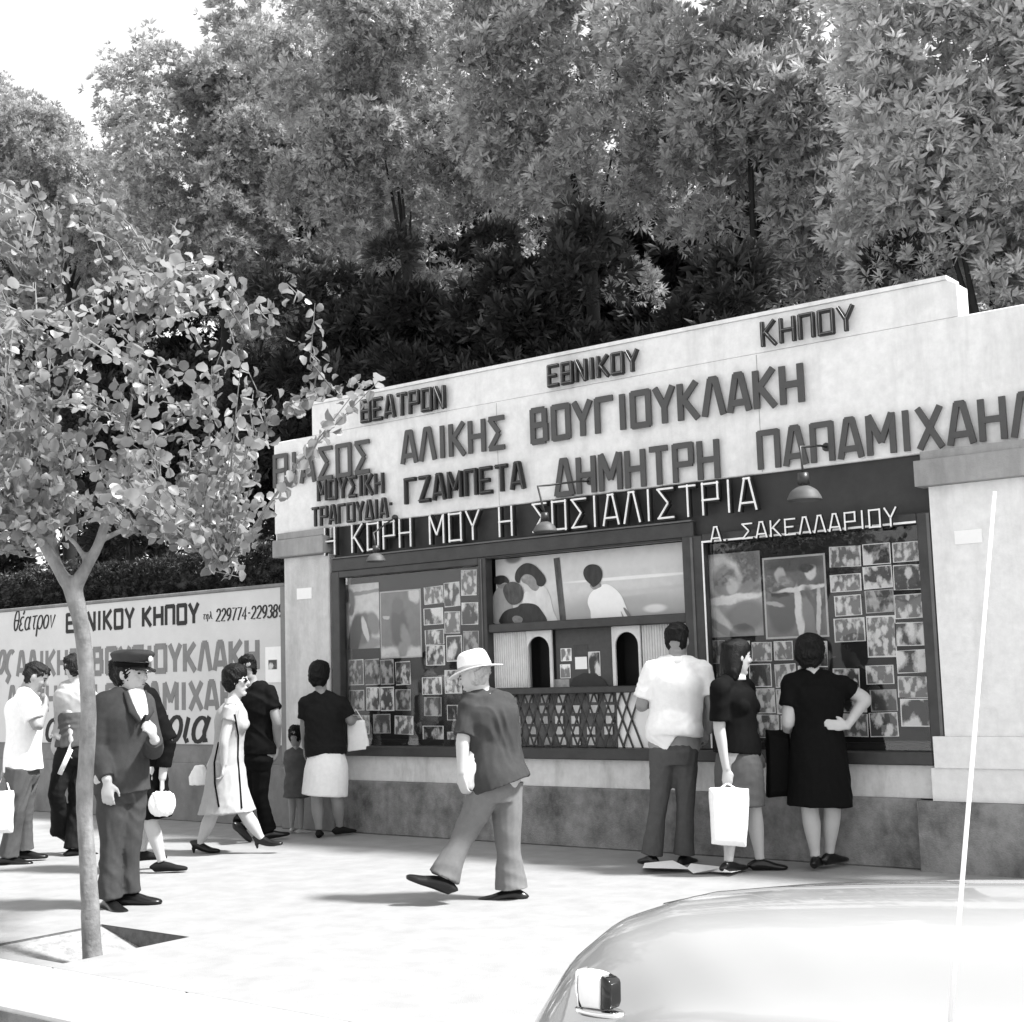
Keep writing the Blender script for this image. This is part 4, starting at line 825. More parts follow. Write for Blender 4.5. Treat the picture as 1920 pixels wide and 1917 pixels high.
m = MB(); m.loft([(P.J['pelvis'] + E3 * .05, .165, .13), (P.J['pelvis'] - E3 * .06, .17, .135), (P.J['pelvis'] - E3 * .13, .14, .11)], lat=P.l, n=18); P.leg('l', m, .02, flare=.03); P.leg('r', m, .02, flare=.03); P.cloth('trousers', m, 'cloth_mid', seed=2)
P.shoes((5, 0))
# ---- person half hidden by the young tree
P = Person('walker in pale top and dark trousers half hidden behind the young tree trunk', (132, 1605), 35, 1.66)
P.set(neck=(143, 1280, 0), pelvis=(134, 1405, 0), shl=(124, 1290, -.02), shr=(163, 1292, .02), ell=(132, 1345, -.1), wrl=(135, 1392, -.14), elr=(166, 1345, .1), wrr=(164, 1395, .1), hipl=(126, 1412, -.04), hipr=(144, 1412, .04), knl=(106, 1488, -.08), knr=(146, 1500, .05), anl=(117, 1556, .15), anr=(140, 1592, .02))
P.head(143, 1256, 0, 40, 5); P.trunk(); P.arm('l', upto=2); P.arm('r', upto=2); P.leg('l'); P.leg('r')
hand(P.body, P.J['wrl'], -E3 - E1 * .3, E1, E2, .9, P.k); hand(P.body, P.J['wrr'], -E3, -E1, E2, .6, P.k); P.skin('skin_pale'); P.hair(CROP, 'hair_dark')
m = MB(); P.trunk(1.08, 1.1, m, .008, P.p(134, 1392, 0)); P.arm('l', m, .016, .6); P.arm('r', m, .016, .6); P.cloth('shirt', m, 'cloth_light', seed=3)
m = MB(); P.trunk(1.12, 1.16, m, .012, P.p(134, 1396, 0)); 
m2 = MB(); A0 = P.J['pelvis']; m2.loft([(A0 + E3 * .3, .165, .13), (A0 + E3 * .15, .17, .135), (A0 + E3 * .02, .18, .145)], lat=P.l, n=18); P.cloth('waistcoat', m2, 'cloth_mid', seed=4)
m = MB(); m.loft([(A0 + E3 * .04, .165, .13), (A0 - E3 * .06, .175, .135), (A0 - E3 * .13, .14, .11)], lat=P.l, n=18); P.leg('l', m, .014, flare=.045); P.leg('r', m, .014, flare=.045); P.cloth('trousers', m, 'cloth_charcoal', seed=5)
P.shoes((60, 20), lift=(-.6, 0))
a, c = P.p(133, 1405, -.17), P.p(112, 1452, -.17); b = MB(); b.loft([(a, .019), (a * .5 + c * .5, .021), (c, .02)], n=10); tag(b.build('rolled_paper', 'paper', None, True), 'rolled white paper held in the hand beside the tree trunk', 'paper')
# ---- woman in black behind the man with the cap
P = Person('woman in black striding behind the man in the peaked cap, dark bushy hair', (300, 1634), 15, 1.62)
P.set(neck=(243, 1290, 0), pelvis=(276, 1440, 0), shl=(246, 1300, .17), shr=(278, 1306, -.12), ell=(262, 1370, .25), wrl=(285, 1430, .2), elr=(314, 1390, -.12), wrr=(304, 1462, -.14), hipl=(272, 1448, .08), hipr=(280, 1448, -.08), knl=(272, 1530, .1), knr=(283, 1540, -.1), anl=(266, 1596, .1), anr=(304, 1616, -.1))
P.head(236, 1266, 0, 10, 0); P.trunk(.92); P.arm('l', upto=2); P.arm('r', upto=2); P.leg('l'); P.leg('r', r=(.085, .056, .056, .036))
hand(P.body, P.J['wrr'], -E3, -E1, E2, 1.1, P.k); hand(P.body, P.J['wrl'], -E3, E2, E1, .6, P.k); P.skin('skin_pale'); P.hair(BOUF, 'hair_black'); P.face()
m = MB(); P.trunk(1.05, 1.2, m, .012, P.p(278, 1470, 0), bust=.9); P.arm('l', m, .022, 1.0); P.arm('r', m, .026, 1.0)
for q in 'lr': m.loft([(P.J['el' + q], .066), (P.J['el' + q] * .3 + P.J['wr' + q] * .7, .058)], n=12)
A0 = P.J['pelvis']; m.loft([(A0, .17, .14), (P.p(278, 1490), .18, .155), (P.p(280, 1534), .19, .17)], lat=P.l, n=18); P.cloth('dress', m, 'cloth_black', seed=6)
P.shoes((20, 5), mat='cloth_charcoal')
hb = P.p(304, 1507, -.16); root = tag(empty('handbag', hb - E3 * .1), 'round pale handbag held by the woman in black behind the capped man', 'handbag')
m = MB(); m.loft([(hb + E3 * .085, .05, .03), (hb + E3 * .06, .085, .05), (hb, .1, .062), (hb - E3 * .06, .085, .055), (hb - E3 * .09, .05, .03)], lat=E1, n=18); V, Fq = remesh(m, .008, 3, .5, .006, 26, 5); fastmesh('bag', V, Fq, MATS['cloth_white'], root, smooth=True)
b = MB(); b.tube([hb + E1 * .06 + E3 * .07, P.J['wrr'] - E3 * .07, hb - E1 * .06 + E3 * .07], .008, 6); b.build('handle', 'cloth_black', root, True)
# ---- man in the peaked cap
P = Person('man in a dark suit and peaked uniform cap standing beside the young tree', (228, 1700), -38, 1.76)
P.set(neck=(240, 1303, 0), pelvis=(228, 1466, 0), shl=(270, 1316, .10), shr=(196, 1316, -.12), ell=(288, 1408, .0), wrl=(290, 1386, -.2), elr=(180, 1400, -.12), wrr=(202, 1466, -.22), hipl=(248, 1476, .05), hipr=(212, 1478, -.05), knl=(244, 1580, .02), knr=(208, 1585, -.06), anl=(240, 1672, .06), anr=(206, 1686, -.06))
P.head(246, 1266, 0, -22, 2, 1.04); P.trunk(1.05, 1.1); P.arm('l', upto=2); P.arm('r', upto=2); P.leg('l'); P.leg('r')
hand(P.body, P.J['wrl'], P.p(283, 1366, -.27) - P.J['wrl'], -E1 + E2 * .3, E3, 1.2, P.k); hand(P.body, P.J['wrr'], -E3, E2, E1, .6, P.k); P.skin('skin_pale')
P.hair([q for q in CROP][:5], 'hair_black'); P.face()
m = MB(); P.trunk(1.03, 1.08, m, .013, P.p(230, 1486, 0)); m.loft([(P.J['pelvis'] * .5 + P.J['neck'] * .5, .15, .125), (P.J['pelvis'] + E3 * .1, .17, .14), (P.p(230, 1487, 0), .186, .155)], lat=P.l, n=20); P.arm('l', m, .018, 1.0); P.arm('r', m, .018, 1.0)
for q in 'lr': m.loft([(P.J['el' + q], .068), (P.J['el' + q] * .4 + P.J['wr' + q] * .6, .062), (P.J['wr' + q] * .92 + P.J['el' + q] * .08, .056)], n=14)
P.cloth('jacket', m, 'cloth_suit', fold=.011, fs=13, seed=7)
nb = P.J['neck']; fd = P.f
m = MB(); ch = nb * .5 + P.J['pelvis'] * .5
fr0 = [nb + fd * .085 - P.l * .05 + E3 * .01, nb + fd * .085 + P.l * .05 + E3 * .01, ch + fd * .182 + P.l * .012 + E3 * .1, ch + fd * .182 - P.l * .012 + E3 * .1]
m.loft([(nb + fd * .075 + E3 * .025, .058, .03), (nb + fd * .108 - E3 * .04, .056, .03), (nb + fd * .146 - E3 * .13, .040, .018), (ch + fd * .156 + E3 * .15, .010, .008)], lat=P.l, n=12); P.cloth('shirt', m, 'cloth_white', .006, 2, 0)
for sg in (1, -1):
    m = MB(); m.loft([(nb + fd * .07 + P.l * sg * .07 + E3 * .02, .016, .012), (nb + fd * .135 + P.l * sg * .065 - E3 * .1, .03, .012), (ch + fd * .178 + P.l * sg * .022 + E3 * .1, .012, .008)], lat=P.l, n=8); P.solid('lapel', m, 'cloth_jacket')
A0 = P.J['pelvis']; m = MB(); m.loft([(A0 + E3 * .05, .175, .14), (A0 - E3 * .06, .18, .14), (A0 - E3 * .13, .15, .11)], lat=P.l, n=18); P.leg('l', m, .013, flare=.03); P.leg('r', m, .013, flare=.03); P.cloth('trousers', m, 'cloth_suit', fold=.011, fs=12, seed=8)
P.shoes((-5, -50), sc=1.1)
m = MB(); H = lambda x, y, z: P.hp(x, y, z)
m.loft([(H(0, -.005, .165), .085 * P.hs, .105 * P.hs), (H(0, -.003, .195), .09 * P.hs, .112 * P.hs)], lat=P.hl, n=22); cap = P.solid('cap_band', m, 'cloth_black')
m = MB(); m.stack([(H(0, -.003, .195), .089 * P.hs, .111 * P.hs), (H(0, .000, .207), .094 * P.hs, .117 * P.hs), (H(0, .004, .224), .106 * P.hs, .130 * P.hs), (H(0, .006, .238), .112 * P.hs, .136 * P.hs), (H(0, .008, .247), .110 * P.hs, .133 * P.hs), (H(0, .010, .258), .092 * P.hs, .112 * P.hs), (H(0, .012, .266), .06 * P.hs, .075 * P.hs), (H(0, .012, .268), .02, .02)], P.hl, P.hf); P.solid('cap_crown', m, 'cloth_suit', cap)
m = MB(); 
vis = [H(.086 * math.cos(t), .088 * math.sin(t) + .012, .168) for t in np.linspace(.35, math.pi - .35, 11)]; vo = [H(.09 * math.cos(t), .150 * math.sin(t) + .012, .138 + .02 * abs(math.cos(t))) for t in np.linspace(.35, math.pi - .35, 11)]
vs = vis + vo + [v - P.hu * .006 for v in vis] + [v - P.hu * .006 for v in vo]; n = 11; fs = []
for i in range(n - 1): fs += [(i, i + 1, n + i + 1, n + i), (2 * n + i, 3 * n + i, 3 * n + i + 1, 2 * n + i + 1), (n + i, n + i + 1, 3 * n + i + 1, 3 * n + i)]
m.add(vs, fs); P.solid('cap_visor', m, 'cap_leather', cap)
m = MB(); m.ball(H(0, .132, .212), .018, .01, .02, (P.hl, P.hf, P.hu), 10, 7); P.solid('cap_badge', m, 'paper', cap)
# ---- man in dark clothes walking away
P = Person('man in dark shirt and trousers walking beyond the woman in the light dress', (480, 1578), 60, 1.68)
P.set(neck=(474, 1284, 0), pelvis=(480, 1418, 0), shl=(460, 1298, .02), shr=(504, 1298, -.04), ell=(462, 1350, .12), wrl=(468, 1400, .1), elr=(519, 1352, -.1), wrr=(520, 1400, .02), hipl=(470, 1424, .02), hipr=(490, 1424, -.02), knl=(472, 1488, .05), knr=(489, 1492, .0), anl=(452, 1546, -.15), anr=(503, 1558, .05))
P.head(464, 1256, 0, 100, 8); P.trunk(); P.arm('l', upto=2); P.arm('r', upto=2); P.leg('l'); P.leg('r')
hand(P.body, P.J['wrl'], -E3, E1, E2, .6, P.k); hand(P.body, P.J['wrr'], -E3 - E1 * .1, -E1, E2, .6, P.k); P.skin(); P.hair(CROP, 'hair_black')
m = MB(); P.trunk(1.06, 1.12, m, .010, P.p(480, 1414, 0)); P.arm('l', m, .018, .62); P.arm('r', m, .018, .62); P.cloth('shirt', m, 'cloth_black', seed=9)
A0 = P.J['pelvis']; m = MB(); m.loft([(A0 + E3 * .1, .15, .12), (A0 - E3 * .04, .165, .13), (A0 - E3 * .12, .14, .11)], lat=P.l, n=18); P.leg('l', m, .012, flare=.03); P.leg('r', m, .012, flare=.03); P.cloth('trousers', m, 'cloth_black', seed=10)
P.shoes((60, 30), lift=(-.7, .1))
# ---- woman in the light dress with sunglasses
P = Person('woman in sunglasses and a light dress with dark seams striding to the right', (440, 1600), -4, 1.60)
P.set(neck=(438, 1314, 0), pelvis=(424, 1442, 0), shl=(439, 1326, .15), shr=(434, 1328, -.15), ell=(420, 1385, .2), wrl=(392, 1440, .2), elr=(420, 1390, -.2), wrr=(420, 1436, -.19), hipl=(426, 1450, .08), hipr=(422, 1450, -.08), knl=(397, 1528, .06), knr=(463, 1530, -.06), anl=(374, 1584, .06), anr=(491, 1574, -.06))
P.head(444, 1279, 0, -4, 0); P.trunk(.9, 1.0, bust=.9); P.arm('l', upto=2); P.arm('r', upto=2, r=(.05, .042, .036, .026)); P.leg('l', r=(.085, .058, .058, .034)); P.leg('r', r=(.085, .058, .058, .034))
hand(P.body, P.J['wrr'], -E3 - E1 * .15, -E1, E2, 1.0, P.k); hand(P.body, P.J['wrl'], -E3, E1, -E2, 1.0, P.k); P.skin('skin_pale')
P.hair(BOUF, 'hair_black', .008, 50); P.face(eyes=False)
gl = MB()
for sg in (1, -1): gl.ball(P.hp(sg * .034, .088, .128), .028 * P.hs, .010 * P.hs, .020 * P.hs, (P.hl, P.hf, P.hu), 12, 8)
gl.tube([P.hp(-.03, .098, .13), P.hp(.03, .098, .13)], .004, 6); sg_ = P.solid('sunglasses', gl, 'lens_dark')
for s_ in (1, -1):
    b = MB(); b.tube([P.hp(s_ * .06, .085, .132), P.hp(s_ * .078, .0, .130)], .004, 6); P.solid('temple', b, 'paper', sg_)
m = MB(); P.trunk(.98, 1.12, m, .010, P.p(424, 1450, 0), bust=1.0); 
for q in ('shl', 'shr'): m.loft([(P.J[q], .062), (P.J[q] * .6 + P.J['el' + q[-1]] * .4, .064)], n=12)
A0 = P.J['pelvis']; m.loft([(A0 + E3 * .12, .135, .115), (A0, .17, .15), (P.p(424, 1480), .19, .175), (P.p(426, 1524), .21, .235)], lat=P.l, n=22); dr = P.cloth('dress', m, 'cloth_light', seed=11, fold=.006)
def seam(pts, dd):
    b = MB(); V = np.array([P.p(x, y, dd) for x, y in pts]); b.tube(list(V), .0075, 6); return P.solid('seam_trim', b, 'cloth_black', dr)
def hug(P, pts, meshobj, push=.004):                    # lay a line on the camera-side surface of a garment
    me = meshobj.data; off = wloc(meshobj); from mathutils.bvhtree import BVHTree
    bv = BVHTree.FromPolygons([tuple(np.array(v.co) + off) for v in me.vertices], [tuple(p.vertices) for p in me.polygons]); out = []
    for i in range(len(pts) - 1):
        for t in np.linspace(0, 1, 7)[:-1]:
            x, y = pts[i][0] * (1 - t) + pts[i + 1][0] * t, pts[i][1] * (1 - t) + pts[i + 1][1] * t
            d = Vector(ray(x, y)).normalized(); h = bv.ray_cast(Vector(CAM), d)
            if h[0] is not None: out.append(np.array(h[0] - d * push))
    return out
for pts in ([(440, 1340), (447, 1380), (446, 1420), (450, 1470), (454, 1525)], [(410, 1392), (402, 1430), (403, 1470), (412, 1522)]):
    q = hug(P, pts, dr)
    if len(q) > 2: b = MB(); b.tube(q, .0075, 6); P.solid('seam_trim', b, 'cloth_black', dr)
P.shoes((-5, -12), lift=(0, .12), heel=.055, sc=.95)
hb = P.p(374, 1456, .2); root = tag(empty('handbag', hb - E3 * .1), 'small white bag swinging behind the woman in the light dress', 'handbag')
m = MB(); m.loft([(hb + E3 * .09, .04, .02), (hb, .09, .035), (hb - E3 * .07, .085, .035)], lat=E1, n=14); V, Fq = remesh(m, .008, 2, .5, .004, 26, 8); fastmesh('bag', V, Fq, MATS['cloth_white'], root, smooth=True)
b = MB(); b.tube([hb + E3 * .085 - E1 * .03, P.J['wrl'] - E3 * .08, hb + E3 * .085 + E1 * .03], .006, 6); b.build('handle', 'cloth_white', root, True)
# ---- child
P = Person('small child with dark hair in grey clothes facing the narrow pillar', (556, 1563), 80, .86, name='person')
P.set(neck=(555, 1406, 0), pelvis=(555, 1478, 0), shl=(541, 1412, .0), shr=(568, 1412, .0), ell=(537, 1442, .02), wrl=(540, 1470, .05), elr=(571, 1442, .02), wrr=(574, 1468, .0), hipl=(548, 1484, 0), hipr=(562, 1484, 0), knl=(548, 1520, 0), knr=(564, 1520, 0), anl=(547, 1552, 0), anr=(564, 1555, 0))
P.head(554, 1381, 0, 85, 10, 1.55); P.trunk(.95, 1.1); P.arm('l', upto=2); P.arm('r', upto=2); P.leg('l'); P.leg('r')
hand(P.body, P.J['wrl'], -E3, E1, E2, .6, P.k); hand(P.body, P.J['wrr'], -E3, -E1, E2, .6, P.k); P.skin(vox=.006); P.hair(CROP, 'hair_black')
m = MB(); P.trunk(1.2, 1.3, m, .012, P.p(555, 1482, 0)); P.arm('l', m, .012, .7); P.arm('r', m, .012, .7); A0 = P.J['pelvis']; m.loft([(A0 + E3 * .05, .1, .085), (A0 - E3 * .08, .12, .1)], lat=P.l, n=16); P.cloth('smock', m, 'cloth_mid', .008, seed=12)
P.shoes((90, 30), mat='shoe_pale', sc=1.1)
# ---- woman in the white skirt
P = Person('woman in a dark top and white skirt facing the left showcase', (612, 1570), 82, 1.58)
P.set(neck=(603, 1302, 0), pelvis=(612, 1432, 0), shl=(574, 1318, 0), shr=(640, 1318, 0), ell=(571, 1362, .02), wrl=(572, 1402, .08), elr=(657, 1352, .04), wrr=(668, 1350, .2), hipl=(598, 1440, 0), hipr=(626, 1440, 0), knl=(595, 1505, 0), knr=(633, 1505, 0), anl=(598, 1556, 0), anr=(637, 1550, .08))
P.head(600, 1270, 0, 80, 4); P.trunk(1.0); P.arm('l', upto=2); P.arm('r', upto=2); P.leg('l', r=(.085, .058, .056, .035)); P.leg('r', r=(.085, .058, .056, .035))
hand(P.body, P.J['wrl'], -E3, E1, E2, .6, P.k); hand(P.body, P.J['wrr'], E2 + E1 * .3, -E3, E1, .9, P.k); P.skin(); P.hair(BOUF, 'hair_black', .009, 50)
m = MB(); P.trunk(1.12, 1.2, m, .014, P.p(612, 1398, 0), bust=.8, waist=1.15); P.arm('l', m, .020, .7); P.arm('r', m, .020, .75); tp = P.cloth('top', m, 'cloth_charcoal', seed=13)
A0 = P.J['pelvis']; m = MB(); m.loft([(P.p(612, 1394), .140, .112), (A0 + E3 * .06, .165, .135), (A0 - E3 * .05, .19, .16), (P.p(609, 1492), .20, .17)], lat=P.l, n=24); P.cloth('skirt', m, 'cloth_white', seed=14, fold=.003)
P.shoes((95, 40), mat='cloth_charcoal', sc=.95)
root = tag(empty('tote_bag', P.p(672, 1408, .1)), 'white flat bag held against the showcase by the woman in the white skirt', 'bag')
m = MB(); q = [P.p(651, 1352, .12), P.p(684, 1350, .12), P.p(694, 1405, .12), P.p(652, 1410, .12)]
m.add([v + E2 * d for d in (-.02, .02) for v in q], [(0, 1, 2, 3), (7, 6, 5, 4), (0, 4, 5, 1), (1, 5, 6, 2), (2, 6, 7, 3), (3, 7, 4, 0)]); V, Fq = remesh(m, .008, 3, .5, .004, 20, 4); fastmesh('bag', V, Fq, MATS['cloth_white'], root, smooth=True)
b = MB(); b.tube([P.p(655, 1355, .12), P.p(667, 1330, .1), P.p(682, 1353, .12)], .006, 6); b.build('strap', 'cloth_white', root, True)
# ---- man in the pale hat
P = Person('man in a pale brimmed hat and dark jacket striding left with a parcel', (940, 1688), 150, 1.70)
P.set(neck=(907, 1300, 0), pelvis=(930, 1466, 0), shl=(884, 1318, -.06), shr=(946, 1316, .06), ell=(868, 1390, -.12), wrl=(866, 1452, -.14), elr=(958, 1390, .14), wrr=(945, 1450, .22), hipl=(915, 1478, -.06), hipr=(950, 1478, .06), knl=(874, 1558, -.06), knr=(952, 1570, .04), anl=(832, 1646, -.1), anr=(959, 1668, .04))
P.head(891, 1270, 0, 165, 14); P.trunk(1.0); P.arm('l', upto=2); P.arm('r', upto=2); P.leg('l'); P.leg('r')
hand(P.body, P.J['wrl'], -E3 + E1 * .1, E2 + E1, -E1, 1.0, P.k); hand(P.body, P.J['wrr'], -E3, -E1, E2, .6, P.k); P.skin('skin_pale'); P.hair([q for q in CROP][:4], 'cloth_light'); P.face()
m = MB(); P.trunk(1.14, 1.22, m, .014, P.p(934, 1470, 0), waist=1.05); m.loft([(P.J['pelvis'] * .5 + P.J['neck'] * .5, .155, .125), (P.J['pelvis'] * .75 + P.J['neck'] * .25, .185, .155), (P.J['pelvis'] + E3 * .05, .205, .18), (P.p(937, 1474, 0), .212, .19)], lat=P.l, n=20); P.arm('l', m, .022, .88); P.arm('r', m, .022, .88); P.cloth('jacket', m, 'cloth_jacket', fold=.011, fs=13, seed=15)
A0 = P.J['pelvis']; m = MB(); m.loft([(A0 + E3 * .05, .15, .115), (A0 - E3 * .05, .165, .125), (A0 - E3 * .12, .15, .11)], lat=P.l, n=18); P.leg('l', m, .022, flare=.04); P.leg('r', m, .024, flare=.046); P.cloth('trousers', m, 'cloth_pale', fold=.012, fs=12, seed=16)
P.shoes((180, 172), lift=(.38, 0), sc=1.12)
m = MB(); H = lambda x, y, z: P.hp(x, y, z)
m.loft([(H(0, -.012, .170), .088 * P.hs, .108 * P.hs), (H(0, -.012, .215), .084 * P.hs, .102 * P.hs), (H(0, -.012, .262), .072 * P.hs, .088 * P.hs), (H(0, -.012, .282), .05 * P.hs, .06 * P.hs), (H(0, -.012, .286), .01, .01)], lat=P.hl, n=24); hat = P.solid('hat_crown', m, 'straw')
m = MB(); N = 36; vs = []
for zo in (0, -.005):
    for rr in (0.9, 1.65):
        for i in range(N):
            t = 2 * math.pi * i / N; vs.append(H(.088 * rr * math.cos(t), -.012 + .106 * rr * math.sin(t), .172 + zo + (.0 if rr < 1 else .012 * math.cos(2 * t) - .012)))
fs = []
for i in range(N):
    j = (i + 1) % N; fs += [(i, j, N + j, N + i), (2 * N + i, 3 * N + i, 3 * N + j, 2 * N + j), (N + i, N + j, 3 * N + j, 3 * N + i)]
m.add(vs, fs); P.solid('hat_brim', m, 'straw', hat)
m = MB(); m.loft([(H(0, -.012, .173), .0895 * P.hs, .1095 * P.hs), (H(0, -.012, .195), .0875 * P.hs, .107 * P.hs)], lat=P.hl, n=24); P.solid('hat_band', m, 'cloth_light', hat)
pc = P.p(888, 1443, -.09); m = MB(); m.loft([(P.p(897, 1405, -.08), .05, .035), (P.p(890, 1425, -.09), .075, .05), (P.p(884, 1455, -.1), .082, .055), (P.p(876, 1480, -.1), .06, .04)], lat=E1, n=18)
V, Fq = remesh(m, .008, 2, .5, .010, 34, 21, (1, 1, 1)); pc_ = fastmesh('parcel', V, Fq, MATS['paper'], None, smooth=True, origin=pc); tag(pc_, 'crumpled white parcel carried under the arm of the man in the hat', 'parcel')
# ---- man in the white shirt
P = Person('man in a white shirt and grey trousers facing the ticket counter', (1258, 1622), 88, 1.74)
P.set(neck=(1268, 1238, 0), pelvis=(1264, 1402, 0), shl=(1226, 1254, 0), shr=(1316, 1256, 0), ell=(1203, 1322, .02), wrl=(1222, 1318, .24), elr=(1335, 1322, .0), wrr=(1328, 1372, .10), hipl=(1244, 1412, 0), hipr=(1284, 1412, 0), knl=(1236, 1500, .0), knr=(1286, 1500, .0), anl=(1222, 1604, .02), anr=(1282, 1604, .02))
P.head(1270, 1204, .02, 66, 6); P.trunk(1.08); P.arm('l', upto=2); P.arm('r', upto=2); P.leg('l'); P.leg('r')
hand(P.body, P.J['wrl'], E2, -E3, E1, .8, P.k); hand(P.body, P.J['wrr'], P.p(1312, 1384, .08) - P.J['wrr'], E2 - E1 * .2, E2, .7, P.k); P.skin(); P.hair(CROP, 'hair_black', .008, 60)
m = MB(); P.trunk(1.14, 1.18, m, .014, P.p(1264, 1373, 0), waist=1.06, hip=1.0); m.loft([(P.p(1265, 1330, 0), .168, .135), (P.p(1264, 1352, 0), .19, .162), (P.p(1264, 1366, 0), .203, .18), (P.p(1264, 1378, 0), .198, .178)], lat=P.l, n=22); P.arm('l', m, .021, .82); P.arm('r', m, .021, .72); P.cloth('shirt', m, 'cloth_white', fold=.007, fs=12, seed=17)
m = MB(); m.loft([(P.J['neck'] - E3 * .03, .075, .072), (P.J['neck'] + E3 * .025, .068, .066)], lat=P.l, n=18, cap=True); P.solid('collar', m, 'cloth_white')
A0 = P.J['pelvis']; m = MB(); m.loft([(P.p(1263, 1374), .135, .10), (A0 - E3 * .02, .178, .142), (A0 - E3 * .12, .16, .12)], lat=P.l, n=20)
P.leg('l', m, .014, flare=.032); P.leg('r', m, .014, flare=.032); P.cloth('trousers', m, 'cloth_mid', fold=.012, fs=12, seed=18)
P.shoes((110, 60))
# ---- woman with long hair
P = Person('woman with long straight hair, dark top and grey skirt, holding a white bag', (1395, 1636), 35, 1.64)
P.set(neck=(1374, 1270, 0), pelvis=(1384, 1418, 0), shl=(1398, 1288, .14), shr=(1350, 1290, -.12), ell=(1408, 1360, .2), wrl=(1420, 1410, .22), elr=(1349, 1366, -.12), wrr=(1362, 1444, -.14), hipl=(1396, 1428, .06), hipr=(1374, 1428, -.06), knl=(1413, 1518, .06), knr=(1372, 1522, -.04), anl=(1425, 1612, .06), anr=(1366, 1616, -.06))
P.head(1382, 1234, 0, 18, 4); P.trunk(.92, 1.0, bust=.9); P.arm('l', upto=2); P.arm('r', upto=2, r=(.05, .042, .036, .026)); P.leg('l', r=(.085, .058, .056, .035)); P.leg('r', r=(.085, .058, .056, .035))
hand(P.body, P.J['wrr'], -E3 + E1 * .05, E2, E1, 1.0, P.k); hand(P.body, P.J['wrl'], -E3 + E1 * .2, E2, -E1, .8, P.k); P.skin('skin_pale'); P.hair(LONG, 'hair_black', .004, 60); P.face()
m = MB(); P.trunk(1.06, 1.24, m, .014, P.p(1382, 1414, 0), bust=1.0, waist=1.08); P.arm('l', m, .018, .7); P.arm('r', m, .022, .85); P.cloth('top', m, 'cloth_black', seed=19)
m = MB(); m.loft([(P.J['neck'] - E3 * .02 + P.f * .02, .076, .07), (P.J['neck'] + E3 * .012 + P.f * .02, .07, .066)], lat=P.l, n=18); P.solid('collar', m, 'cloth_white')
A0 = P.J['pelvis']; m = MB(); m.loft([(P.p(1384, 1404), .125, .10), (A0, .155, .13), (A0 - E3 * .1, .176, .15), (P.p(1388, 1512), .175, .155)], lat=P.l, n=22); P.cloth('skirt', m, 'cloth_mid', seed=20, fold=.006)
P.shoes((-5, 40), sc=.98)
def softbag(quad, th, mat, seed, root, fold=.006):
    m = MB(); q = [np.asarray(v) for v in quad]; c = sum(q) / 4; nrm_ = nrm(np.cross(q[1] - q[0], q[3] - q[0])); rings = []
    for sgn, inset in ((-1, .82), (-.55, 1.0), (.55, 1.0), (1, .82)): rings.append([c + (v - c) * inset + nrm_ * th * sgn * (1 if inset < 1 else .9) for v in q])
    vs = [v for r in rings for v in r]; fs = [(3, 2, 1, 0), (12, 13, 14, 15)]
    for i in range(3):
        for j in range(4): fs.append((i * 4 + j, i * 4 + (j + 1) % 4, (i + 1) * 4 + (j + 1) % 4, (i + 1) * 4 + j))
    m.add(vs, fs); V, Fq = remesh(m, .008, 3, .5, fold, 13, seed, (1, 1, .6)); return fastmesh('bag', V, Fq, MATS[mat], root, smooth=True)
bp_ = lambda x, y: P.p(x, y, -.17)
root = tag(empty('shopping_bag', bp_(1366, 1588)), 'large white shopping bag hanging from the hand of the woman with long hair', 'bag')
softbag([bp_(1329, 1477), bp_(1405, 1478), bp_(1400, 1590), bp_(1333, 1584)], .035, 'cloth_white', 31, root)
for sg in (-1, 1):
    b = MB(); b.tube([bp_(1366 - 16, 1480) + E2 * .02 * sg, P.J['wrr'] - E3 * .085, bp_(1366 + 16, 1480) + E2 * .02 * sg], .007, 6); b.build('handle', 'cloth_white', root, True)
# ---- woman in the black dress
P = Person('woman in a black dress with one hand on her hip', (1540, 1632), 84, 1.66)
P.set(neck=(1522, 1262, 0), pelvis=(1534, 1408, 0), shl=(1486, 1280, 0), shr=(1574, 1284, 0), ell=(1478, 1352, -.02), wrl=(1476, 1376, .14), elr=(1622, 1312, .02), wrr=(1588, 1362, -.12), hipl=(1520, 1420, 0), hipr=(1550, 1420, 0), knl=(1519, 1518, 0), knr=(1560, 1518, .02), anl=(1529, 1606, 0), anr=(1555, 1600, .06))
P.head(1518, 1230, 0, 78, 6); P.trunk(1.02); P.arm('l', upto=2, r=(.056, .046, .038, .028)); P.arm('r', upto=2, r=(.056, .046, .038, .028)); P.leg('l', r=(.085, .06, .06, .036)); P.leg('r', r=(.085, .06, .058, .036))
hand(P.body, P.J['wrl'], E2 * .8 - E3 * .4, E1, E3, .9, P.k); hand(P.body, P.J['wrr'], P.p(1566, 1360, -.13) - P.J['wrr'], E2 - E3 * .2, E3, .15, P.k); P.skin('skin_pale'); P.hair([(z, w * 1.0, cy, d * .94) for z, w, cy, d in BOUF], 'hair_black', .012, 60)
m = MB(); P.trunk(1.12, 1.2, m, .012, P.p(1534, 1420, 0), bust=.9, waist=.98); P.arm('l', m, .022, .62); P.arm('r', m, .022, .5)
A0 = P.J['pelvis']; m.loft([(P.p(1532, 1360), .148, .12), (A0, .19, .16), (P.p(1536, 1460), .205, .175), (P.p(1537, 1512), .218, .185)], lat=P.l, n=24); P.cloth('dress', m, 'cloth_black', seed=22, fold=.007, fs=11)
P.shoes((65, 40), sc=1.0)
b1_ = G(40, 1618); bl_ = lambda x, y: S(b1_, x, y, -.26)
root = tag(empty('shopping_bag', bl_(8, 1563)), 'white bag cut off by the left edge, beside the man in the pale shirt', 'bag')
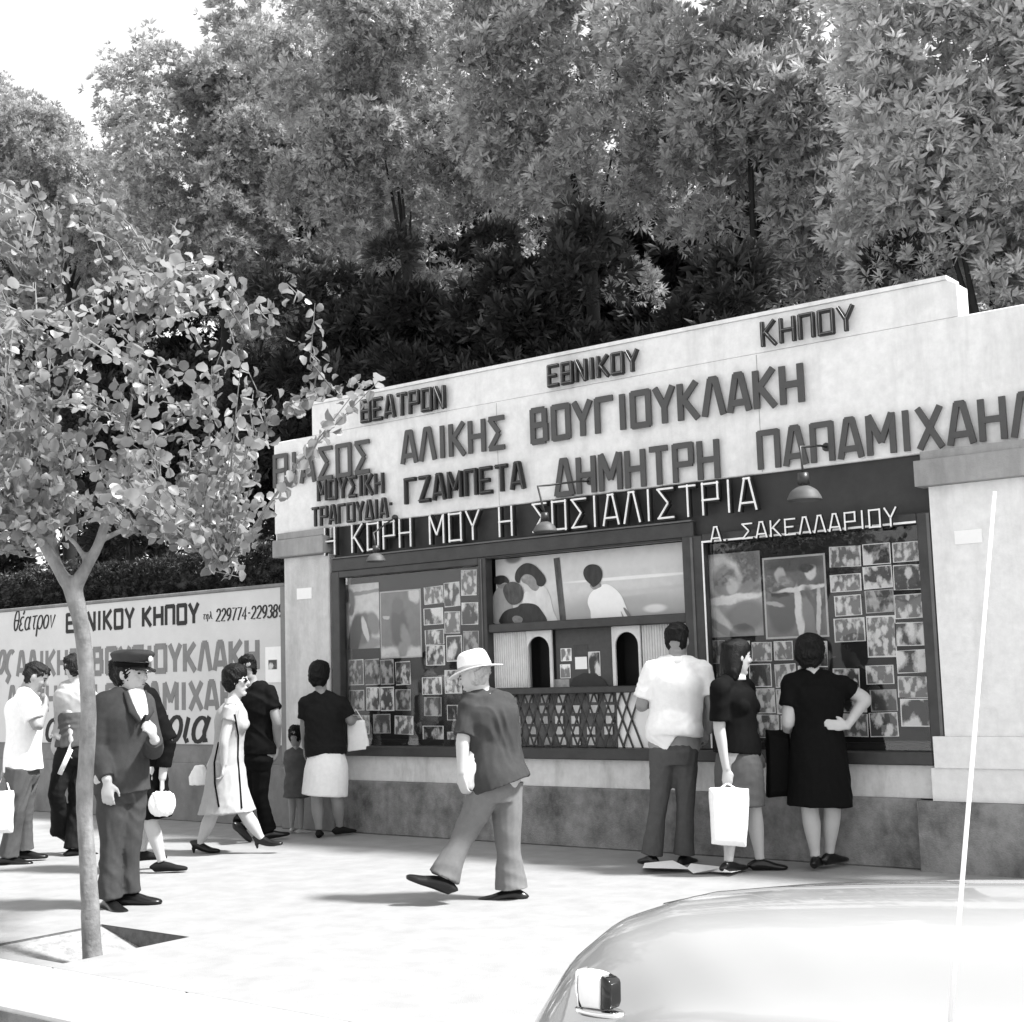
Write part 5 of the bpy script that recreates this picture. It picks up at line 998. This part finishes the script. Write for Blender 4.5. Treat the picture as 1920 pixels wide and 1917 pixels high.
softbag([bl_(-22, 1484), bl_(26, 1482), bl_(24, 1562), bl_(-18, 1564)], .035, 'cloth_white', 35, root)
b = MB(); b.tube([bl_(-10, 1484), S(b1_, 9, 1452, -.05), bl_(18, 1483)], .007, 6); b.build('handle', 'cloth_white', root, True)
bp_ = lambda x, y: P.p(x, y, .1)
root = tag(empty('shopping_bag', bp_(1455, 1495)), 'large black bag hanging between the two women at the right showcase', 'bag')
softbag([bp_(1434, 1366), bp_(1480, 1374), bp_(1486, 1492), bp_(1438, 1496)], .06, 'cloth_black', 33, root, .01)
b = MB(); b.tube([bp_(1442, 1372), P.J['wrl'] + E3 * .02 - E1 * .02, bp_(1476, 1378)], .008, 6); b.build('handle', 'cloth_black', root, True)
# ---- sheets of paper on the pavement
for i, (a, lb) in enumerate((([(1205, 1631), (1209, 1627), (1262, 1627), (1296, 1634), (1280, 1638), (1208, 1641)], 'crumpled white sheet of paper lying by the heels of the man in the white shirt'), ([(1288, 1637), (1296, 1633), (1398, 1634), (1372, 1645), (1352, 1641), (1300, 1641)], 'white pointed sheet of paper lying beside the long haired woman'))):
    pts = [G(x, y) for x, y in a]; b = MB(); n = len(pts); c = sum(pts) / n
    hs = [.012 + .018 * ((k_ * 7 + i) % 3) for k_ in range(n)]
    top = [p + E3 * h for p, h in zip(pts, hs)]; bot = [p + E3 * max(.0015, h - .0012) for p, h in zip(pts, hs)]
    b.add(top + bot + [c + E3 * .012, c + E3 * .0108], [(k_, (k_ + 1) % n, 2 * n) for k_ in range(n)] + [(n + (k_ + 1) % n, n + k_, 2 * n + 1) for k_ in range(n)] + [(k_, n + k_, n + (k_ + 1) % n, (k_ + 1) % n) for k_ in range(n)])
    tag(b.build('paper_sheet', 'paper'), lb, 'paper')


# ================================================================== the parked car in the foreground
grey('car_paint', 0.31, 0.3, 0.03, 2.5, 0, 60, .5); grey('chrome', 0.75, 0.12, 0.02, 5, 0, 60, .5, 1.0); grey('rubber', 0.012, 0.7, 0.2, 20); grey('car_seat', 0.06, .7, .1, 9)
_cb = MATS['car_paint'].node_tree.nodes['Principled BSDF']; _cb.inputs['Coat Weight'].default_value = 1.0; _cb.inputs['Coat Roughness'].default_value = .04
car = tag(empty('car', (-0.3, -6.3, -0.14)), 'pale rounded sedan parked at the kerb with its bonnet in the near corner', 'car')
def ss(a, b, x): t = np.clip((x - a) / (b - a), 0, 1); return t * t * (3 - 2 * t)
def bonnet(x): return np.interp(x - .055, [-2.12, -2.04, -1.96, -1.85, -1.74, -1.6, -1.4, -1.15, -.8, 0, .4], [.30, .46, .60, .745, .825, .872, .90, .922, .945, .99, 1.0])
def fender(x): return np.interp(x, [-2.42, -2.38, -2.3, -2.18, -2.05, -1.8, -1.4, -.8, .4], [.15, .28, .42, .53, .62, .70, .752, .785, .82])
def field(X, Y):
    v = np.abs((Y + 6.26) / .60); h = .2 + (bonnet(X - .72 * np.minimum(v, 1) ** 2) - .203) * np.clip(1 - v ** 3.2, 0, 1) ** .38
    out = [np.where(v < 1, h, .1)]
    for yc in (-6.84, -5.68):
        w = np.abs((Y - yc) / .255); out.append(np.where(w < 1, .1 + (fender(X) - .1) * np.clip(1 - w ** 2.6, 0, 1) ** .42, .1))
    q = .12 + .2 * ss(-2.3, -1.9, X); out.append(q * np.ones_like(Y) * (np.abs(Y + 6.275) < .86))
    p = 11.0
    return (sum(np.maximum(o, .02) ** p for o in out)) ** (1 / p)
NX, NY = 170, 130; xs = np.linspace(-2.44, .4, NX); ys = np.linspace(-7.19, -5.36 - .02, NY)
Xg, Yg = np.meshgrid(xs, ys, indexing='ij'); Zg = field(Xg, Yg)
for _ in range(3): Zg[1:-1, 1:-1] = (Zg[1:-1, 1:-1] * 2 + Zg[:-2, 1:-1] + Zg[2:, 1:-1] + Zg[1:-1, :-2] + Zg[1:-1, 2:]) / 6
Zg[0, :] = Zg[-1, :] = 0.05; Zg[:, 0] = Zg[:, -1] = .05; Zg[-1, :] = np.minimum(Zg[-2, :], 1.0)
Vc = np.stack([Xg, Yg, np.maximum(Zg, .05)], -1).reshape(-1, 3); ii = np.arange(NX * NY).reshape(NX, NY)
Fc = np.stack([ii[:-1, :-1], ii[1:, :-1], ii[1:, 1:], ii[:-1, 1:]], -1).reshape(-1, 4)
fastmesh('bonnet', Vc, Fc, MATS['car_paint'], car, smooth=True)
b = MB(); b.loft([(np.array([.395, -6.275, .42]), .90, .42), (np.array([1.2, -6.275, .43]), .915, .44), (np.array([2.1, -6.275, .43]), .90, .43), (np.array([2.9, -6.275, .42]), .82, .36), (np.array([3.15, -6.275, .4]), .6, .24)], lat=np.array([0, 1., 0]), n=24); b.build('body', 'car_paint', car, True)
b = MB(); b.loft([(np.array([.45, -6.275, .86]), .70, .06), (np.array([.75, -6.275, 1.06]), .67, .25), (np.array([1.1, -6.275, 1.1]), .66, .29), (np.array([1.7, -6.275, 1.1]), .66, .29), (np.array([2.1, -6.275, 1.02]), .64, .22), (np.array([2.5, -6.275, .86]), .6, .06)], lat=np.array([0, 1., 0]), n=24); cb = b.build('cabin', 'car_paint', car, True)
for y in (-6.93, -5.62):
    pass
for wx in (-1.55, 2.0):
    for wy in (-7.02, -5.53):
        c = np.array([wx, wy, .17]); b = MB(); b.loft([(c - np.array([0, .08, 0]), .26), (c - np.array([0, .075, 0]), .31), (c + np.array([0, .075, 0]), .31), (c + np.array([0, .08, 0]), .26)], n=28); wh = b.build('wheel', 'rubber', car, True)
        b = MB(); b.loft([(c - np.array([0, .085, 0]), .17), (c + np.array([0, .085, 0]), .17)], n=20); b.build('rim', 'chrome', wh, True)
b = MB(); b.tube([(-2.3, -7.2, .2), (-2.5, -7.0, .2), (-2.56, -6.275, .2), (-2.5, -5.55, .2), (-2.3, -5.36, .2)], .06, 10); b.build('bumper', 'chrome', car, True)
for y in (-6.84, -5.72):
    c = np.array([-2.33, y, .30]); b = MB(); b.loft([(c, .11), (c + np.array([-.03, 0, 0]), .105), (c + np.array([-.05, 0, 0]), .06)], n=20); b.build('headlight', 'chrome', car, True)
for sy in (-1, 1):
    y_ = -6.275 + sy * .665
    b = MB(); b.prism([(.86, .96), (1.12, 1.27), (1.42, 1.28), (1.42, .96)], y_ - .012, y_ + .012); b.prism([(1.47, .96), (1.47, 1.28), (1.78, 1.26), (2.08, .98)], y_ - .012, y_ + .012)
    b.build('side_window', 'lens_dark', car)
# lamp on the near wing: chrome shoe, pale lens and a dark end face
def onbody(px, py):
    d = ray(px, py); prev = None
    for t in np.arange(1.5, 5.5, .004):
        p = CAM + d * t
        if p[0] > -2.42 and -7.17 < p[1] < -5.4 and p[2] < float(field(np.array(p[0]), np.array(p[1]))): return p
    return F(px, py, -6.8)
la, lb = F(1084, 1894, -6.74), F(1156, 1896, -6.74); lc = (la + lb) / 2; ld = nrm(np.array([lb[0] - la[0], lb[1] - la[1], 0.])); lw = np.linalg.norm(lb - la); ln_ = np.array([-ld[1], ld[0], 0]) * .72
lr = empty('wing_lamp', lc); lr.parent = car; lr.location = Vector(lc - np.array([-0.3, -6.3, -0.14]))
LP = lambda u, v, z: lc + ld * u * lw + ln_ * v * lw + E3 * z * lw * .86
def slab(pts0, pts1): 
    n = len(pts0); return list(pts0) + list(pts1), [tuple(range(n - 1, -1, -1)), tuple(range(n, 2 * n))] + [(i, (i + 1) % n, n + (i + 1) % n, n + i) for i in range(n)]
def rbox(mb, poly, v0, v1, bev):                # side outline (u, z) with softened long edges
    c = np.mean(poly, 0); rings = []
    for v, k in ((v0, 1 - bev * 1.6), (v0 + bev * .6, 1 - bev * .4), (v0 + bev * 1.4, 1), (v1 - bev * 1.4, 1), (v1 - bev * .6, 1 - bev * .4), (v1, 1 - bev * 1.6)): rings.append([LP(c[0] + (p[0] - c[0]) * k, v, c[1] + (p[1] - c[1]) * k) for p in poly])
    n = len(poly); vs = [p for r_ in rings for p in r_]; fs = [tuple(range(n - 1, -1, -1)), tuple(5 * n + j_ for j_ in range(n))]
    for i_ in range(5): fs += [(i_ * n + j_, i_ * n + (j_ + 1) % n, (i_ + 1) * n + (j_ + 1) % n, (i_ + 1) * n + j_) for j_ in range(n)]
    mb.add(vs, fs)
b = MB(); b.stack([(LP(0, .13, -.12), .60 * lw, .40 * lw), (LP(0, .13, -.02), .62 * lw, .42 * lw), (LP(0, .13, .015), .58 * lw, .39 * lw), (LP(0, .13, .02), .3 * lw, .2 * lw)], ld, ln_); b.build('lamp_base', 'chrome', lr, True)
rbox(b := MB(), [(-.36, .03), (-.43, .2), (-.45, .5), (-.42, .86), (-.30, .93), (.0, .92), (.19, .87), (.17, .5), (.14, .04)], -.15, .42, .1); b.build('lamp_housing', 'paper', lr, True)
rbox(b := MB(), [(.145, .05), (.175, .5), (.195, .86), (.34, .81), (.42, .75), (.44, .66), (.43, .2), (.39, .09)], -.14, .41, .05); b.build('lens', 'lens_dark', lr, True)
rbox(b := MB(), [(-.45, .03), (-.485, .5), (-.45, .94), (-.41, .95), (-.44, .5), (-.41, .03)], -.16, .43, .06); b.build('lamp_rim', 'chrome', lr, True)
A_, B_ = F(1781, 1930, -6.75), F(1865, 922, -6.75); A0 = A_ + (A_ - B_) * .06
b = MB(); b.tube([A0, A_ * .5 + B_ * .5, B_], [.0042, .0034, .0026], 8); an = b.build('antenna', 'paper', car, True)
b = MB(); b.tube([(x_, -6.24, float(field(np.array(x_), np.array(-6.24))) - .004) for x_ in np.linspace(-1.62, .3, 16)], .008, 8); b.build('bonnet_trim', 'chrome', car, True)

# ================================================================== trees
leafmat('leaf_evergreen', 0.40, .36, .26, .7); leafmat('leaf_bright', 0.55, .36, .26, .55); leafmat('leaf_round', 0.25, .4, .35, .5); leafmat('leaf_hedge', 0.03, .15, .5, .5); leafmat('leaf_deep', 0.028, .15, .5, .5)  # the last leaf colour is darkened to stand for shade
def limb(mb, pts, r0, r1, n=8):
    P_ = [np.asarray(p, float) for p in pts]
    if len(P_) == 2: P_ = [P_[0], P_[0] * .5 + P_[1] * .5, P_[1]]
    m = len(P_); mb.loft([(p, r0 + (r1 - r0) * i / (m - 1)) for i, p in enumerate(P_)], n=max(n, 12) if m >= 4 else n)
def rosette(n, L, W, spread, r):                        # a twig tip: n lance shaped leaves
    V = []; T = []; 
    for i in range(n):
        a = i * 2.4 + r.uniform(-.3, .3); e = spread * (.35 + .65 * (i + .5) / n) + r.uniform(-.15, .15)
        d = np.array([math.sin(e) * math.cos(a), math.sin(e) * math.sin(a), math.cos(e)]); t = nrm(np.cross(d, [math.sin(a), -math.cos(a), .2])); u = np.cross(t, d)
        l = L * r.uniform(.7, 1.15); w = W * r.uniform(.8, 1.2); o = d * .012; k = len(V)
        bend = u * l * r.uniform(-.12, .12)
        V += [o, o + d * l * .45 + t * w * .5 + u * w * .12 + bend, o + d * l + bend * 1.6, o + d * l * .45 - t * w * .5 + u * w * .12 + bend]; T += [(k, k + 1, k + 2), (k, k + 2, k + 3)]
    return np.array(V), np.array(T)
ROS = [rosette(11, .112, .031, 1.3, np.random.default_rng(i)) for i in range(6)]
def frames(ax, r):
    n = len(ax); ref = r.normal(size=(n, 3)); z = ax / np.linalg.norm(ax, axis=1, keepdims=True)
    x = ref - z * (ref * z).sum(1, keepdims=True); x /= np.linalg.norm(x, axis=1, keepdims=True); return np.stack([x, np.cross(z, x), z], 2)
def scatter(pos, ax, sc, r, protos):
    Rm = frames(ax, r); Vs = []; Ts = []; Ls = []; off = 0; pick = r.integers(0, len(protos), len(pos)); tone = r.beta(2, 2, len(pos))
    for k, (V, T) in enumerate(protos):
        ix = np.where(pick == k)[0]
        if not len(ix): continue
        W = np.einsum('nij,vj->nvi', Rm[ix], V) * sc[ix, None, None] + pos[ix, None, :]
        Vs.append(W.reshape(-1, 3)); n = len(V)
        Ts.append((T[None] + (np.arange(len(ix)) * n)[:, None, None] + off).reshape(-1, T.shape[1])); off += len(ix) * n
        lt = np.repeat(np.clip(tone[ix, None] * .7 + r.uniform(0, .3, (len(ix), n // 4)), 0, 1), 4, axis=1) if n % 4 == 0 else np.repeat(tone[ix, None], n, 1)
        Ls.append(lt.ravel())
    return np.concatenate(Vs), np.concatenate(Ts), np.concatenate(Ls)
def bigtree(name, label, px, top, bot, hw, yp, seed, mat='leaf_evergreen', blobs=80, per=120, size=1.0, depth=.85, lean=1.3, group='evergreen trees behind the theatre front'):
    r = np.random.default_rng(seed); c = F(px, (top + bot) / 2, yp); t_, b_ = F(px, top, yp), F(px, bot, yp); rz = (t_[2] - b_[2]) / 2; rx = hw * ((c - CAM) @ W_) / FPX; ry = rx * depth
    root = tag(empty(name, (c[0], yp, 0)), label, 'tree', group)
    pos = []; ax = []; sc = []; cents = []
    for i in range(blobs):
        d = nrm(r.normal(size=3)); d[2] = d[2] if d[2] > -.35 else d[2] * .6
        d = nrm(d); k = r.uniform(.62, 1.0) if i % 5 else r.uniform(.2, .6)
        bc = c + d * np.array([rx, ry, rz]) * k * .86; br = r.uniform(.12, .25) * (rx + rz) / 2; cents.append(bc - np.array([0, (bc[2] - c[2]) / rz * lean, 0]))
        m = int(2.1 * per * (br / .75) ** 2) + 20
        q = r.normal(size=(m, 3)); q /= np.linalg.norm(q, axis=1, keepdims=True); q[:, 2] = np.where(q[:, 2] < -.55, -q[:, 2] * .5, q[:, 2])
        rad = br * r.uniform(.62, 1.06, m)[:, None] * (1 + .22 * np.sin(q @ r.normal(size=3) * 5 + 1.3))[:, None]
        pos.append(bc + q * rad * np.array([1, 1, .86])); a_ = q * .8 + (pos[-1] - c) / np.array([rx, ry, rz]) * .4 + np.array([.08, -.1, .35]) + r.normal(size=(m, 3)) * .35; ax.append(a_); sc.append(size * r.uniform(.7, 1.3, m))
    pos, ax, sc = np.concatenate(pos), np.concatenate(ax), np.concatenate(sc)
    pos[:, 1] -= np.clip((pos[:, 2] - c[2]) / rz, -1, 1) * lean
    keep = ~((pos[:, 1] < .45) & (pos[:, 2] < 4.1)) & (pos[:, 2] > .3); pos, ax, sc = pos[keep], ax[keep], sc[keep]
    V, T, L = scatter(pos, ax, sc, r, ROS); fastmesh('crown', V, T, MATS[mat], root, L)
    b = MB(); base = np.array([c[0], yp, 0.]); fork = np.array([c[0] + r.uniform(-.3, .3), yp + r.uniform(-.2, .2), max(1.6, c[2] - rz * .75)])
    limb(b, [base, base * .6 + fork * .4 + np.array([.06, 0, 0]), base * .3 + fork * .7, fork], .15, .07)
    for bc in cents[::20]:
        mid = fork * .5 + bc * .5 + np.array([0, 0, .25]); limb(b, [fork, fork * .75 + mid * .25, fork * .45 + mid * .55, mid * .8 + bc * .2], .06, .01)
    b.build('trunk', 'dark_bark', root, True); return root
bigtree('evergreen_tree', 'evergreen tree at the far left edge, its crown against the bright sky', -45, 60, 650, 215, 4.6, 11, per=190, size=.75)
bigtree('evergreen_tree', 'low evergreen tree in the dip of the skyline behind the young round leaved tree', 135, 190, 620, 165, 5.2, 12, per=190, size=.75)
bigtree('evergreen_tree', 'tall evergreen tree with its top against the sky, left of the middle', 420, 75, 690, 265, 4.6, 13, per=200, size=.75)
bigtree('evergreen_tree', 'slim evergreen tree closing the gap between two tall crowns left of centre', 575, -60, 560, 170, 5.4, 19, per=170, size=.78)
bigtree('evergreen_tree', 'tall evergreen tree rising above the left end of the theatre front', 740, -120, 640, 275, 4.4, 14, per=180, size=.8)
bigtree('evergreen_tree', 'tall evergreen tree rising above the middle of the theatre front', 1110, -170, 600, 280, 4.2, 15, per=160, size=.87)
bigtree('evergreen_tree', 'dense evergreen tree rising above the right part of the theatre front', 1440, -240, 650, 265, 4.0, 16, per=125)
bigtree('evergreen_tree', 'pale leaved evergreen tree at the right edge with bright tufts', 1790, -160, 860, 240, 2.9, 17, 'leaf_bright', per=125, size=.95)
bigtree('evergreen_tree', 'evergreen tree mostly beyond the right edge of the picture', 2080, -160, 900, 230, 3.4, 18, 'leaf_bright', per=125)
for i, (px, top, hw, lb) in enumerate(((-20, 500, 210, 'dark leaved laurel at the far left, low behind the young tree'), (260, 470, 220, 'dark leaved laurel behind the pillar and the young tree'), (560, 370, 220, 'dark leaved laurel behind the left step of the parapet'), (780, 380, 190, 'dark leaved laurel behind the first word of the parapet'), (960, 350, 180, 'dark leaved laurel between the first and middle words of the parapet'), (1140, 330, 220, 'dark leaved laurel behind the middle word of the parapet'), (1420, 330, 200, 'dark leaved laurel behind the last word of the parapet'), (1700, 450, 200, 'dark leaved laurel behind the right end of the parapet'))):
    bigtree('laurel', lb, px, top, 1190, hw, 3.0, 60 + i, 'leaf_deep', blobs=30, per=90, size=1.3, lean=.2, depth=.5, group='dark laurels behind the parapet')  # added foliage: shade under the crowns is put into its leaf colour
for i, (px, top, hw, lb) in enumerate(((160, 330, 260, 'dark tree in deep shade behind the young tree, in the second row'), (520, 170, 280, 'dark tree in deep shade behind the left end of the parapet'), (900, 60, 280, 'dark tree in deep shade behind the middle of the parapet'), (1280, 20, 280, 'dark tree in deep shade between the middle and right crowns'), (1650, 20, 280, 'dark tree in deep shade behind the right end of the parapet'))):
    bigtree('shaded_tree', lb, px, top, 1190, hw, 9.5, 40 + i, 'leaf_deep', blobs=60, per=75, size=1.9, lean=.3, group='shaded trees of the second row')  # their deep shade is put into the leaf colour too
# clipped hedge over the painted wall
hr = tag(empty('hedge', (-16, 1.1, 0)), 'dark clipped hedge showing over the top of the painted wall', 'hedge')
r = np.random.default_rng(5); n = 16000; hx = r.uniform(-27, -9.7, n); top = r.random(n) < .4
hy = np.where(top, r.uniform(.45, 1.7, n), .45 + np.abs(r.normal(0, .08, n))); hz = np.where(top, 2.62 + .07 * np.sin(hx * 2.1) + r.normal(0, .05, n), r.uniform(1.9, 2.66, n))
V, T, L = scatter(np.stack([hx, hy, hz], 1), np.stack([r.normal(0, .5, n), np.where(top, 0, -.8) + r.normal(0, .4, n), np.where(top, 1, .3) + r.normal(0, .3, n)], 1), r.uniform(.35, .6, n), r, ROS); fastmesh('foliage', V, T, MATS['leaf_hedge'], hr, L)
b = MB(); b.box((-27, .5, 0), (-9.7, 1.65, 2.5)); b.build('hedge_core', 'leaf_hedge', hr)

# ---- the young street tree with round leaves
yb = np.array([-6.30, -4.33, -.12]); yt = tag(empty('young_tree', yb), 'young street tree with round leaves standing in its square pit', 'tree')
Y = lambda px, py, dd=0.: S(yb, px, py, dd)
LIMBS = [([(174, 1810), (170, 1720), (165, 1620), (159, 1540), (159, 1480), (164, 1400), (166, 1330), (160, 1240), (152, 1170), (137, 1105)], [.054, .049, .046, .043, .044, .045, .043, .044, .045, .052], [0] * 10),
 ([(137, 1108), (112, 1072), (92, 1040), (72, 1006), (45, 970), (30, 910), (20, 830), (5, 700)], [.044, .034, .03, .027, .023, .018, .013, .006], [0, -.02, -.05, -.12, -.2, -.3, -.4, -.5]),
 ([(118, 1080), (104, 1050), (98, 1010), (91, 950), (94, 880), (96, 800), (92, 700), (110, 560)], [.032, .03, .026, .022, .018, .014, .01, .005], [0, .03, .08, .15, .25, .35, .45, .5]),
 ([(140, 1102), (163, 1062), (184, 1022), (198, 980), (212, 940), (224, 870), (240, 790), (268, 640), (320, 450)], [.044, .034, .03, .026, .022, .018, .014, .009, .004], [0, -.03, -.06, -.1, -.15, -.2, -.25, -.3, -.3]),
 ([(165, 1058), (143, 1022), (117, 994), (122, 960), (140, 850)], [.02, .016, .011, .008, .004], [-.03, -.1, -.18, -.22, -.3]),
 ([(190, 1012), (214, 1002), (240, 988), (292, 950), (350, 905), (451, 858), (500, 810), (584, 752), (705, 690)], [.022, .018, .016, .014, .012, .010, .008, .006, .003], [-.06, 0, .05, .12, .2, .3, .35, .4, .45]),
 ([(232, 830), (290, 820), (350, 786), (400, 730), (470, 640), (590, 535)], [.013, .011, .009, .007, .005, .003], [-.2, .0, .15, .3, .4, .5]),
 ([(210, 945), (260, 1000), (330, 1008), (400, 1050), (430, 1075)], [.012, .009, .007, .005, .003], [-.15, -.3, -.4, -.45, -.5]),
 ([(96, 800), (150, 690), (230, 560), (310, 430)], [.012, .009, .006, .003], [.35, .5, .7, .8]), ([(45, 970), (0, 930), (-60, 880), (-130, 800)], [.018, .014, .01, .005], [-.2, -.3, -.4, -.5]), ([(30, 910), (60, 760), (70, 600), (40, 420)], [.014, .01, .007, .003], [-.3, -.6, -.8, -.8])]
b = MB(); nodes = []; nrad = []
for pts, rr, dd in LIMBS:
    P_ = [Y(x, y, d) for (x, y), d in zip(pts, dd)]; b.loft([(p, q) for p, q in zip(P_, rr)], n=12)
    for i in range(len(P_) - 1):
        for t in (0, .33, .66): nodes.append(P_[i] * (1 - t) + P_[i + 1] * t); nrad.append(rr[i])
V, Fq = remesh(b, .012, 2, .5, .004, 16, 9, (1, 1, .5)); fastmesh('trunk', V, Fq, MATS['bark'], yt, smooth=True)
nodes = np.array(nodes[30:])
CROWN = [(-140, 300), (40, 325), (160, 350), (250, 385), (330, 400), (400, 450), (440, 480), (600, 525), (585, 620), (560, 700), (620, 720), (745, 680), (735, 715), (600, 775), (520, 810), (490, 880), (495, 1000), (450, 1085), (390, 1040), (330, 1000), (250, 1020), (190, 985), (130, 960), (60, 1010), (80, 1060), (-20, 1040), (-140, 1060)]
def inside(x, y, poly):
    c = False; j = len(poly) - 1
    for i in range(len(poly)):
        if (poly[i][1] > y) != (poly[j][1] > y) and x < (poly[j][0] - poly[i][0]) * (y - poly[i][1]) / (poly[j][1] - poly[i][1]) + poly[i][0]: c = not c
        j = i
    return c
r = np.random.default_rng(21); tw = MB(); lp = []; la_ = []; ls = []
HOLES = [(560, 600, 60, 30), (520, 700, 50, 40), (250, 400, 60, 30), (60, 480, 40, 30), (270, 760, 40, 30), (200, 470, 60, 45), (330, 610, 50, 60), (430, 730, 45, 40), (150, 900, 40, 30), (300, 890, 40, 25), (470, 640, 50, 40), (40, 640, 40, 25), (120, 560, 25, 40), (400, 960, 50, 25)]
n_t = 0
while n_t < 430:
    x, y = r.uniform(-140, 750), (r.uniform(300, 1090) if n_t < 300 else r.uniform(820, 1090))
    if not inside(x, y, CROWN): continue
    if any(((x - a) / c) ** 2 + ((y - d) / e) ** 2 < 1 for a, d, c, e in HOLES) and r.random() < .93: continue
    if x > 470 and r.random() < .3: continue
    tip = Y(x, y, r.normal(0, .55)); k = np.argmin(np.linalg.norm((nodes - tip) * np.array([1, 1, .8]) + np.array([0, 0, .15]), axis=1)); st = nodes[k]
    L = np.linalg.norm(tip - st)
    if L > 1.3: st = tip + (st - tip) / L * 1.3; L = 1.3
    mid = st * .5 + tip * .5 + E3 * .06 * L + r.normal(0, .04, 3); tw.tube([st, st * .55 + mid * .45, mid, mid * .5 + tip * .5, tip], [.0055, .0048, .004, .003, .0016], 5); n_t += 1
    m = int(min(L, .8) / .034) + 3; sgn = 1
    for i in range(m):
        t = 1 - i * .034 / max(L, .2)
        if t < .05: break
        p = (st * (1 - t) ** 2 + mid * 2 * t * (1 - t) + tip * t * t); dirn = nrm(tip - st); side = nrm(np.cross(dirn, E3)) * sgn; sgn = -sgn
        lp.append(p + side * .03 + r.normal(0, .012, 3)); la_.append(nrm(side * .5 + E3 * .25 + r.normal(0, .9, 3) - E2 * .15)); ls.append(r.uniform(.75, 1.25))
tw.build('twigs', 'bark', yt, True)
ang = np.linspace(0, 2 * math.pi, 9)[:-1]; R0 = .027
disc = np.array([[0, 0, 0]] + [[R0 * math.cos(a) * (1.0 if abs(a) > .1 else 1.12), R0 * 1.02 * math.sin(a), .35 * R0 * abs(math.sin(a)) - .1 * R0] for a in ang]); dT = np.array([(0, 1 + i, 1 + (i + 1) % 8) for i in range(8)])
curl = [(disc * np.array([1, 1, 1]), dT), (disc * np.array([1.15, .8, 2.2]), dT), (disc * np.array([.85, 1.05, -1.6]), dT), (disc * np.array([1.0, .62, 3.0]), dT)]
V, T, L = scatter(np.array(lp), np.array(la_), np.array(ls), r, curl); fastmesh('crown', V, T, MATS['leaf_round'], yt, L)
